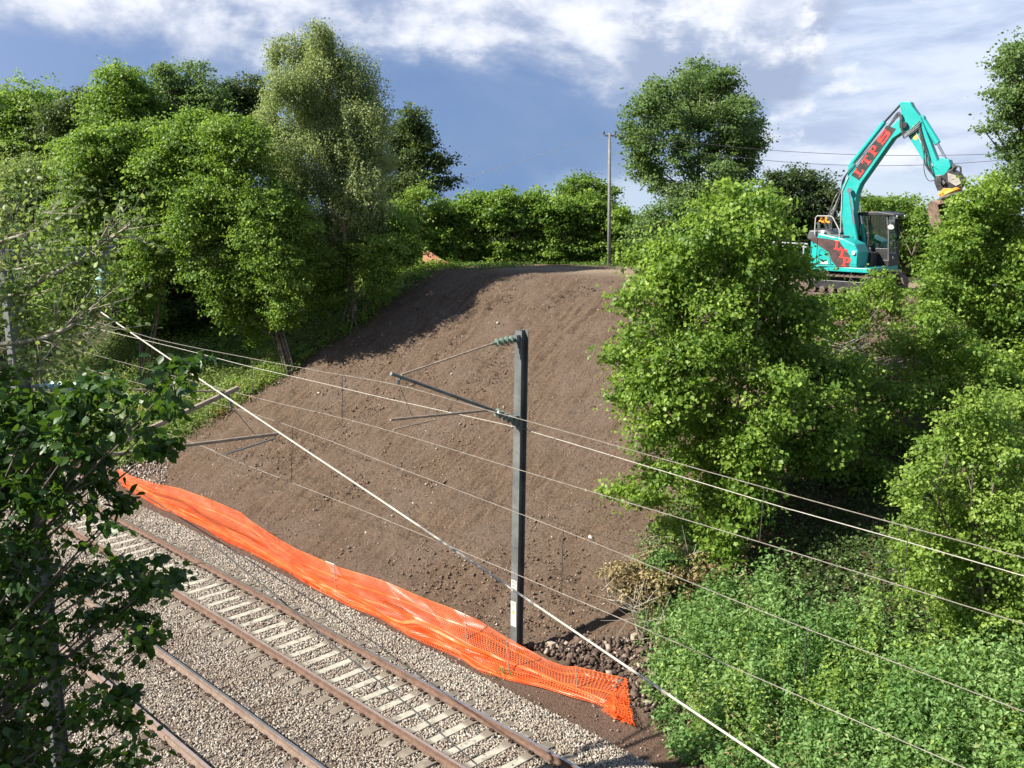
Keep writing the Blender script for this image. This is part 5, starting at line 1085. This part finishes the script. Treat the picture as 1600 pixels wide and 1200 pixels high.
def near_tree():
    Y = 6.6; g = None
    bl = [(270, 600, 32), (240, 640, 34), (285, 570, 14), (200, 650, 36), (215, 690, 34), (160, 690, 44), (245, 700, 18), (110, 700, 44), (60, 720, 50), (160, 750, 40), (110, 770, 50), (50, 790, 56), (10, 740, 50), (190, 790, 22), (160, 830, 30), (100, 850, 46), (40, 880, 50), (215, 880, 28), (260, 900, 18), (170, 890, 34), (110, 920, 40), (50, 960, 50), (190, 940, 26), (230, 920, 22), (215, 975, 16), (140, 975, 34), (235, 1000, 9), (90, 1010, 40), (30, 1050, 50), (140, 1040, 22), (190, 1090, 20), (150, 1100, 28), (90, 1120, 40), (200, 1125, 14), (130, 1180, 36), (190, 1180, 24), (60, 1180, 44), (0, 1150, 50), (10, 640, 40), (0, 590, 34), (50, 660, 34), (10, 960, 44), (120, 640, 14), (150, 600, 12)]
    bl = [(x, y, r * (0.66 if x > 120 and y > 720 else 0.95)) for x, y, r in bl]; bl = bl + [(x - 8, y + 12, r) for x, y, r in bl if x < 90 or (y < 720 and x < 200)] + [(x, y, 50) for x in (-15, 35) for y in range(640, 1200, 70)]
    P = [B(x, y, r * 0.95, Y + ((j * 5) % 7 - 3) * 0.16) for j, (x, y, r) in enumerate(bl)]
    base = np.array([-4.35, 6.7, float(h_xy(-4.35, 6.7))])
    tree('foreground_tree', 'near dark glossy-leaved tree filling the lower left edge of the view', 'tree', base, P, 0.074, M['leaf_near'], 200, 1.25, g, 'bark', 0.05, 1, 2.6, twig=0.6, trunk_to=at_y(20, 640, 6.9), up=0.8, gap=0.50, shape=LEAF6, shell=0.1, droop=0.5, tonebias=-0.12)
    # sunlit pale sprays at the top left and mossy bare boughs
    Y = 8.0; root = empty('mossy_tree', (-5.3, 8.3, float(h_xy(-5.3, 8.3))), label='nearly bare tree with pale mossy boughs reaching in at the left edge', cat='tree')
    b = MB(); rg = random.Random(12); tips = []
    def bough(pts, r, Yb, tw):
        n = len(pts); P = smoothcurve([at_y(x, y, Yb + 0.15 * math.sin(i * 1.7)) for i, (x, y) in enumerate(pts)], 6); k = len(P)
        b.tube(P, [r * (1 - 0.75 * i / (k - 1)) for i in range(k)], 6)
        for q in range(tw):
            i = rg.randrange(k // 5, k - 1); a = P[i]; d = np.array(P[min(i + 1, k - 1)]) - np.array(P[i - 1]); d /= np.linalg.norm(d) + 1e-9
            L = rg.uniform(0.18, 0.5); dd = d * 0.8 + np.array([rg.uniform(-.4, .5), rg.uniform(-.5, .5), rg.uniform(-.7, .7)]); e = a + dd * L; m = (a + e) / 2 + np.array([0, 0, rg.uniform(-.05, .05)])
            P2 = smoothcurve([a, m, e], 3); b.tube(P2, [r * 0.28 * (1 - 0.7 * j / (len(P2) - 1)) for j in range(len(P2))], 4); tips.append(e)
            for _ in range(2):
                e2 = m + (dd + np.array([rg.uniform(-.8, .8), rg.uniform(-.8, .8), rg.uniform(-.8, .8)])) * L * 0.6; b.tube([m, e2], [r * 0.15, r * 0.06], 4); tips.append(e2)
    bough([(-60, 510), (0, 470), (45, 448), (90, 425), (140, 398), (170, 375), (205, 350)], 0.032, 8.0, 14)
    bough([(-60, 400), (-20, 385), (25, 370), (60, 358), (76, 343)], 0.022, 8.2, 9)
    bough([(-60, 545), (0, 538), (50, 532), (95, 518), (125, 500), (150, 480)], 0.026, 7.8, 14)
    bough([(-60, 620), (0, 594), (40, 585), (65, 565), (88, 535)], 0.014, 7.6, 10)
    bough([(-60, 425), (20, 422), (60, 412), (110, 408)], 0.014, 8.1, 8)
    for k in range(9): x = -5 + rg.uniform(0, 70); bough([(x, 460 - rg.uniform(0, 40)), (x + rg.uniform(-8, 8), 400), (x + rg.uniform(-14, 14), 340 - rg.uniform(0, 50))], 0.006, 8.3, 3)
    trunk = [(-5.3, 8.3, float(h_xy(-5.3, 8.3)) - .2), (-5.2, 8.2, 5.5), tuple(at_y(-60, 510, 8.0)), tuple(at_y(-60, 380, 8.2))]
    b.tube(smoothcurve([np.array(p) for p in trunk], 5), [0.11 - 0.004 * i for i in range(16)], 8)
    o = b.build('trunk', M['bark_moss'], smooth=True); rgn = np.random.default_rng(3)
    tp = np.array(tips); C = (tp[:, None, :] + rgn.normal(size=(len(tp), 7, 3)) * 0.07).reshape(-1, 3)
    for x, y, r, n in ((150, 460, 40, 170), (110, 390, 50, 160), (30, 400, 45, 120), (60, 540, 40, 120), (150, 410, 20, 60), (40, 480, 40, 110), (110, 570, 30, 60), (100, 520, 40, 110), (30, 450, 30, 200), (40, 500, 30, 160), (100, 412, 40, 160), (40, 560, 40, 160)):
        c = at_y(x, y, 7.9); rr = r * 8.5 / F; C = np.concatenate([C, c + rgn.normal(size=(n, 3)) * rr * 0.55])
    l = leaves('crown', C, 0.048, M['leaf_bramble'], None, 7, 0.5, 0.3, LEAF6, np.clip(rgn.random(len(C)) * 0.7, 0, 1))
    parent_keep(root, [o, l])
near_tree()
def shading_tree():  # unseen tree, added and sized to shade the near tree's lower leaves
    rg = np.random.default_rng(5); bl = [((-9.4 + rg.uniform(-1.2, 1.2), 6.4 + rg.uniform(-1.6, 1.6), z + rg.uniform(-.4, .4)), 1.25, (1, 1, 0.9)) for z in np.linspace(4.5, 12.2, 14)]
    tree('hazel_tree', 'unseen tree added beyond the left edge of the view to shade the glossy-leaved tree', 'tree', np.array([-9.4, 6.4, float(h_xy(-9.4, 6.4))]), bl, 0.13, M['leaf_dark'], 210, 2.6, None, 'bark', 0.12, 1, 3.5, gap=0.3)
shading_tree()

# ------------------------------------------------------------------ undergrowth
def scatter_sn(n, s0, s1, n0, n1, rg, test=None):
    s = rg.uniform(s0, s1, n); nn = rg.uniform(n0, n1, n)
    if test is not None: k = test(s, nn); s, nn = s[k], nn[k]
    xy = DV * s[:, None] + NV * (nn + KC * (s - 15) ** 2)[:, None]
    return s, nn, np.column_stack([xy, h_sn(s, nn)])
def plants(name, label, cat, P, hgt, per, leaf, m, seed, spread=0.18, tone=None, shape=LEAF2, stemr=0.0, tuft=0.0):
    rg = np.random.default_rng(seed); n = len(P); H = hgt * rg.uniform(0.5, 1.15, n) if np.isscalar(hgt) else hgt
    t = np.linspace(0.18, 1.0, per)[None, :] + rg.uniform(-0.06, 0.06, (n, per))
    an = rg.uniform(0, 2 * math.pi, (n, per)); rr = spread * (1.15 - 0.75 * t) * rg.uniform(0.3, 1.2, (n, per)); lean = rg.normal(size=(n, 1, 2)) * 0.10
    C = np.stack([P[:, None, 0] + rr * np.cos(an) + lean[..., 0] * t * 2, P[:, None, 1] + rr * np.sin(an) + lean[..., 1] * t * 2, P[:, None, 2] + t * H[:, None]], -1)
    D = np.stack([np.cos(an), np.sin(an), -0.25 + 0 * an], -1)
    tn = (0.25 + 0.55 * t + rg.random((n, 1)) * 0.3 - 0.1) if tone is None else np.repeat(tone[:, None], per, 1)
    k = C[..., 2] > h_xy(C[..., 0], C[..., 1]) + 0.02
    LEAFCOUNT[0] += int(k.sum())
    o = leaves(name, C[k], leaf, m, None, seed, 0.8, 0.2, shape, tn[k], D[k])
    return tag(o, label, cat, kind='stuff')
def undergrowth():
    rg = np.random.default_rng(77)
    edge = lambda s: np.interp(s, [0, 4, 8, 10.5, 12.2, 13.5, 15, 16], [14.1, 14.1, 14.2, 14.6, 15.8, 17.2, 18.6, 20.5])
    def T(s, n): return (n < np.interp(s, [2, 8, 12, 15], [19.6, 19.2, 19.0, 18.8])) & (n > edge(s) + 0.35 * fbm(s * 0.9, n * 0.9, 3, 3) * 2) & (n < 24) & (fbm(s * 0.8, n * 0.8, 3, 14) > -0.26)
    s, n, P = scatter_sn(8200, -1, 15.5, 14, 23.5, rg, T)
    h = np.clip((n - edge(s)) * 0.5 + 0.35, 0.25, 1.15) * rg.uniform(0.7, 1.2, len(s)) * (0.45 + 1.15 * vnoise(s * 0.9, n * 0.9, 5)) * np.where(n > 19.5, 0.6, 1)
    ds = [SN(*ground_point(x, y)[:2]) for x, y in ((990, 935), (1030, 930), (1065, 925), (1100, 920))]; kk = np.ones(len(s), bool)
    for a_, b_ in ds: kk &= np.hypot(s - a_, n - b_) > 0.75
    s, n, P, h = s[kk], n[kk], P[kk], h[kk]
    tn = np.clip(0.15 + 1.0 * vnoise(s * 1.3, n * 1.3, 9) * 0.7 + rg.random(len(s)) * 0.35 - 0.05, 0, 1)
    plants('nettles', 'mass of bright nettles covering the lower right bank', 'nettles', P, h, 26, 0.105, M['leaf_nettle'], 5, 0.15, tone=tn, shape=LEAFL)
    s, n, P = scatter_sn(2600, -1, 15.8, 18.6, 25, rg, lambda s, n: (n > edge(s) + 0.5)); plants('shade_ivy', 'ivy on the bank at the right, leaves darkened for the shade under the bushes', 'ground cover', P, 0.4, 12, 0.09, M['leaf_dark'], 7, 0.28)  # dark leaf colour stands in for the deep shade under the bushes
    s, n, P = scatter_sn(700, -1, 14, 14.6, 19.5, rg, lambda s, n: (n > edge(s) + 0.3) & (fbm(s * 0.6, n * 0.6, 3, 44) > 0.0)); plants('willowherb', 'taller yellow-green weeds rising in patches out of the nettles', 'weeds', P, 1.55, 34, 0.10, M['leaf_lime'], 17, 0.13, shape=LEAFL)
    s, n, P = scatter_sn(500, -1, 14, 14.2, 19.5, rg, lambda s, n: (n > edge(s) - 0.1) & (fbm(s * 0.6, n * 0.6, 3, 61) > 0.05)); plants('dry_stems', 'straw-coloured dry stems and seed heads among the nettles', 'weeds', P, 1.15, 20, 0.10, M['leaf_dead'], 18, 0.10, shape=LEAFN)
    # low plants filling between
    s, n, P = scatter_sn(3800, -1, 16, 14, 22, rg, lambda s, n: n > edge(s) - 0.15); plants('ground_ivy', 'low green creeping plants at the edge of the right bank', 'ground cover', P, 0.25, 10, 0.06, M['leaf_nettle'], 6, 0.25)
    # dead brown bush
    c = [ground_point(x, y) + np.array([0, 0, 0.5]) for x, y in ((985, 925), (1015, 905), (1045, 925), (1075, 905), (1105, 925), (1030, 945), (1000, 950), (1125, 905), (1065, 940))]
    tree('dead_shrub', 'withered straw-brown shrub between the rubble and the biggest hazel', 'shrub', ground_point(1050, 930), [(p, 0.55, (1, 1, 0.75)) for p in c], 0.11, M['leaf_dead'], 300, 2.6, None, 'bark_pale', 0.02, 9, 2.6, gap=0.1, shape=LEAFL, twig=2.0, tonebias=0.1)
    c = [at_y(x, y, Y) for x, y, Y in ((1050, 855, 23.2), (1090, 870, 23.2), (1040, 880, 22.8), (1130, 860, 23.4), (1080, 840, 23.5))]
    tree('bramble_bush', 'small green bramble just above the withered brown shrub', 'bush', foot(1080, 23.4), [(p, 0.42, (1, 1, 0.8)) for p in c], 0.07, M['leaf_nettle'], 301, 2.0, None, 'bark', 0.015, 5, 4, gap=0.3)
    # brambles on the left bank and dark ivy below the trees
    lft = lambda s, n: (s > np.interp(n, [15, 17, 20, 26, 31], [37.9, 37.3, 37.0, 35.9, 36.3])) & (fbm(s * 0.8, n * 0.8, 3, 4) > -0.22)
    s, n, P = scatter_sn(3400, 36, 50, 15.2, 21.5, rg, lft)
    plants('bramble_patch', 'sunlit brambles and weeds on the bank left of the bare slope', 'brambles', P, 0.9 * np.clip((s - 36) / 4, 0.35, 1.2), 16, 0.10, M['leaf_bramble'], 8, 0.28)
    s, n, P = scatter_sn(6000, 35, 50, 20, 31.5, rg, lambda s, n: lft(s + 0.3, n) & (n > 20.5)); plants('ivy_cover', 'dark ivy and low weeds along the left edge of the bare slope under the trees', 'ground cover', P, 0.42, 12, 0.095, M['leaf_hazel'], 9, 0.30)
    s, n, P = scatter_sn(2600, 36.2, 41.5, 15.8, 25.5, rg, lambda s, n: (s > np.interp(n, [15, 17, 20, 26], [38.0, 37.0, 36.5, 36.1])) & (s < 37.6 + (26 - n) * 0.45)); plants('verge_weeds', 'yellow-green weeds and rough grass in a strip along the left edge of the bare slope', 'weeds', P, 0.55, 16, 0.10, M['leaf_bramble'], 19, 0.24, shape=LEAFL)
    # autumn coloured sprigs
    s, n, P = scatter_sn(34, 36.4, 37.4, 18.8, 21.6, rg); plants('withered_weeds', 'orange-yellow withered weeds at the upper edge of the left brambles', 'weeds', P, 0.45, 14, 0.085, M['leaf_orange'], 10, 0.25)
    s, n, P = scatter_sn(26, 40.0, 41.6, 16.5, 18.0, rg); plants('withered_fern', 'rust-orange withered clump showing through the near leaves', 'weeds', P, 0.9, 14, 0.10, M['leaf_orange'], 12, 0.28)
    # grass on the bank top
    s, n, P = scatter_sn(9000, 26, 50, 30, 40, rg, lambda s, n: (n > crest(s) + np.where(s > 34.5, 0.4, 4.6)) ); plants('bank_top_grass', 'strip of grass along the foot of the hedge', 'grass', P, 0.16, 5, 0.13, M['grass'], 13, 0.08, shape=LEAFN)
    c = at_z(783, 1053, -0.36); q = np.random.default_rng(1).normal(size=(14, 3)) * [0.06, 0.06, 0]; plants('grass_tuft', 'single small green tuft at the foot of the netting', 'grass', c + q, 0.12, 8, 0.07, M['grass'], 14, 0.05, shape=LEAFN)
    # litter, pebbles and rubble
    s, n, P = scatter_sn(3600, 12, 37, 15.6, 31, rg, lambda s, n: (fbm(s * 0.5, n * 0.5, 3, 8) + 0.9 * rg.random(len(s)) > 0.55) & (s > np.interp(n, [15.3, 17.5, 20.5, 24], [12.4, 15, 16, 2]))); P[:, 2] += 0.02 + 0.3 * 0
    S_ = rg.uniform(0.02, 0.05, len(P)) * (1 + 1.1 * (rg.random(len(P)) > 0.95))
    tag(stones('slope_pebbles', P, S_, stonemat('pebble', (0.15, 0.11, 0.08), (0.33, 0.27, 0.21), (0.58, 0.52, 0.45)), 21, rg.random(len(P)) ** 1.1), 'pale pebbles scattered over the bare brown slope', 'pebbles', kind='stuff')
    s, n, P = scatter_sn(5600, 10.4, 16.3, 15.0, 18.3, rg, lambda s, n: (n > np.interp(s, [11, 12, 14, 16.3], [15.0, 15.3, 15.75, 15.5])) & (n < edge(s) + 0.9) & (n < 15.2 + (16.4 - s) * 0.75)); P[:, 2] += rg.uniform(0, 0.09, len(P)) + 0.0
    tag(stones('rubble', P, rg.uniform(0.035, 0.105, len(P)) * (1 + 1.1 * (rg.random(len(P)) > 0.95)), stonemat('rubble_stone', (0.05, 0.036, 0.028), (0.13, 0.092, 0.07), (0.36, 0.29, 0.23), 0.8), 22, rg.random(len(P)) ** 1.7), 'broken dark rubble heaped at the foot of the bank right of the mast', 'rubble', kind='stuff')
    s, n, P = scatter_sn(2600, 33.5, 40, 15.2, 18.4, rg, lambda s, n: (n - 15.2) * 1.2 < (s - 34.0)); P[:, 2] += 0.03
    tag(stones('stony_litter', P, rg.uniform(0.03, 0.10, len(P)), stonemat('litter_stone', (0.10, 0.08, 0.07), (0.26, 0.21, 0.175), (0.50, 0.44, 0.38)), 23), 'stony litter at the left foot of the slope beyond the netting', 'stones', kind='stuff')
    s, n, P = scatter_sn(520, 9, 38, 13.75, 15.1, rg); P[:, 2] += 0.01
    tag(stones('path_stones', P, rg.uniform(0.02, 0.055, len(P)), stonemat('path_stone', (0.08, 0.06, 0.05), (0.2, 0.15, 0.12), (0.4, 0.33, 0.28)), 24), 'loose stones on the brown strip between ballast and netting', 'stones', kind='stuff')
    # clods pressed into the slope
    s, n, P = scatter_sn(15000, 9, 37, 15.7, 33, rg, lambda s, n: (s > np.interp(n, [15.3, 17.5, 20.5, 24], [12.4, 15, 16, 2])) & (n < crest(s)) & (fbm(s * 0.7, n * 0.7, 3, 18) > -0.1)); P[:, 2] -= 0.012
    tag(stones('soil_clods', P, rg.uniform(0.025, 0.075, len(P)), stonemat('clod', (0.105, 0.072, 0.050), (0.16, 0.113, 0.080), (0.22, 0.16, 0.115)), 25), 'crumbled clods of brown soil over the bare slope', 'soil clods', kind='stuff')
    # bare twigs and sticks
    def sticks(name, label, pts, n, L, r, m, seed):
        rr = random.Random(seed); b = MB()
        for k in range(n):
            px, py, Y = rr.choice(pts); a = at_y(px + rr.uniform(-22, 22), py + rr.uniform(-14, 14), Y); 
            z = max(a[2], float(h_xy(a[0], a[1])) + 0.05); a = np.array([a[0], a[1], z]); d = np.array([rr.uniform(-1, 1), rr.uniform(-.5, .5), rr.uniform(-.35, .8)]); d /= np.linalg.norm(d); l = L * rr.uniform(0.4, 1.2)
            b.tube([a, a + d * l * 0.5 + np.array([0, 0, rr.uniform(-.04, .04)]), a + d * l], [r, r * 0.8, r * 0.4], 4)
        tag(b.build(name, m), label, 'sticks', kind='stuff')
    sticks('cut_branches', 'tangle of cut pale branches on the bank below the digger', [(1340, 550, 27), (1380, 560, 27), (1420, 570, 27), (1400, 595, 26.5), (1360, 500, 30), (1410, 470, 30), (1440, 560, 27), (1320, 545, 27), (1300, 560, 27), (1450, 600, 26)], 70, 1.3, 0.011, M['bark_pale'], 4)
    sticks('dead_twigs', 'dry twigs caught between the rubble and the withered shrub', [(990, 960, 22), (1020, 985, 21.5), (960, 930, 23), (1060, 880, 23), (1040, 850, 24), (1010, 950, 22)], 90, 0.9, 0.009, M['bark_pale'], 5)
undergrowth()
def big_stones():
    rg = random.Random(6)
    for i, (x, y, sz, lab) in enumerate([(991, 1001, 0.17, 'squared pale block lying highest in the rubble'), (862, 1012, 0.2, 'pale rounded stone nearest the mast foot in the rubble'), (1012, 1103, 0.16, 'flat pale stone beside the crumpled end of the netting')]):
        p = ground_point(x, y); b = MB(); b.box((0, 0, 0), (sz, sz * 0.7, sz * (1.15 if i == 0 else 0.6)))
        b.v = [tuple(np.array(v) * (1 + rg.uniform(-.22, .22))) for v in b.v]; o = b.build('stone_block', worn('pale_stone', (0.26, 0.20, 0.15), (0.36, 0.30, 0.24), 0.85, 0, 7), bevel=0.02)
        o.location = p + np.array([0, 0, sz * 0.4]); o.rotation_euler = (rg.uniform(-.2, .2), rg.uniform(-.2, .2), rg.uniform(0, 3)); tag(o, lab, 'stone')
big_stones()

def outer_trees():
    """trees standing beyond both edges of the view, copies of one"""
    rg = random.Random(31); base = np.array([-32.0, 52.0, float(h_xy(-32, 52))])
    bl = [((base[0] + rg.uniform(-3, 3), base[1] + rg.uniform(-2.5, 2.5), base[2] + z), 1.9, (1, 1, 0.9)) for z in (1.8, 2.5, 3.2, 4, 4.8, 5.5, 6.3, 7.2, 8.2)]
    lab, grp = 'leafy tree standing beyond the edge of the view', 'trees beyond the edges of the view'
    first = tree('broadleaf_tree', lab, 'tree', base, bl, 0.17, M['leaf_hazel'], 500, 2.4, grp, 'bark', 0.16, 1, 4.0, gap=0.25)
    for x, y, sc in ((-38, 58, 1.1), (-45, 54, 0.95), (-50, 62, 1.2), (-29, 62, 1.0), (-57, 57, 1.05), (36, 48, 0.9), (44, 58, 1.1), (43, 68, 1.0), (52, 60, 1.2)):
        r = first.copy(); scene.collection.objects.link(r); r.location = (x, y, float(h_xy(x, y)) - 0.1); r.scale = (sc, sc, sc * rg.uniform(0.85, 1.1)); r.rotation_euler = (0, 0, rg.uniform(0, 6))
        for ch in list(first.children):
            c = ch.copy(); scene.collection.objects.link(c); c.parent = r
outer_trees()
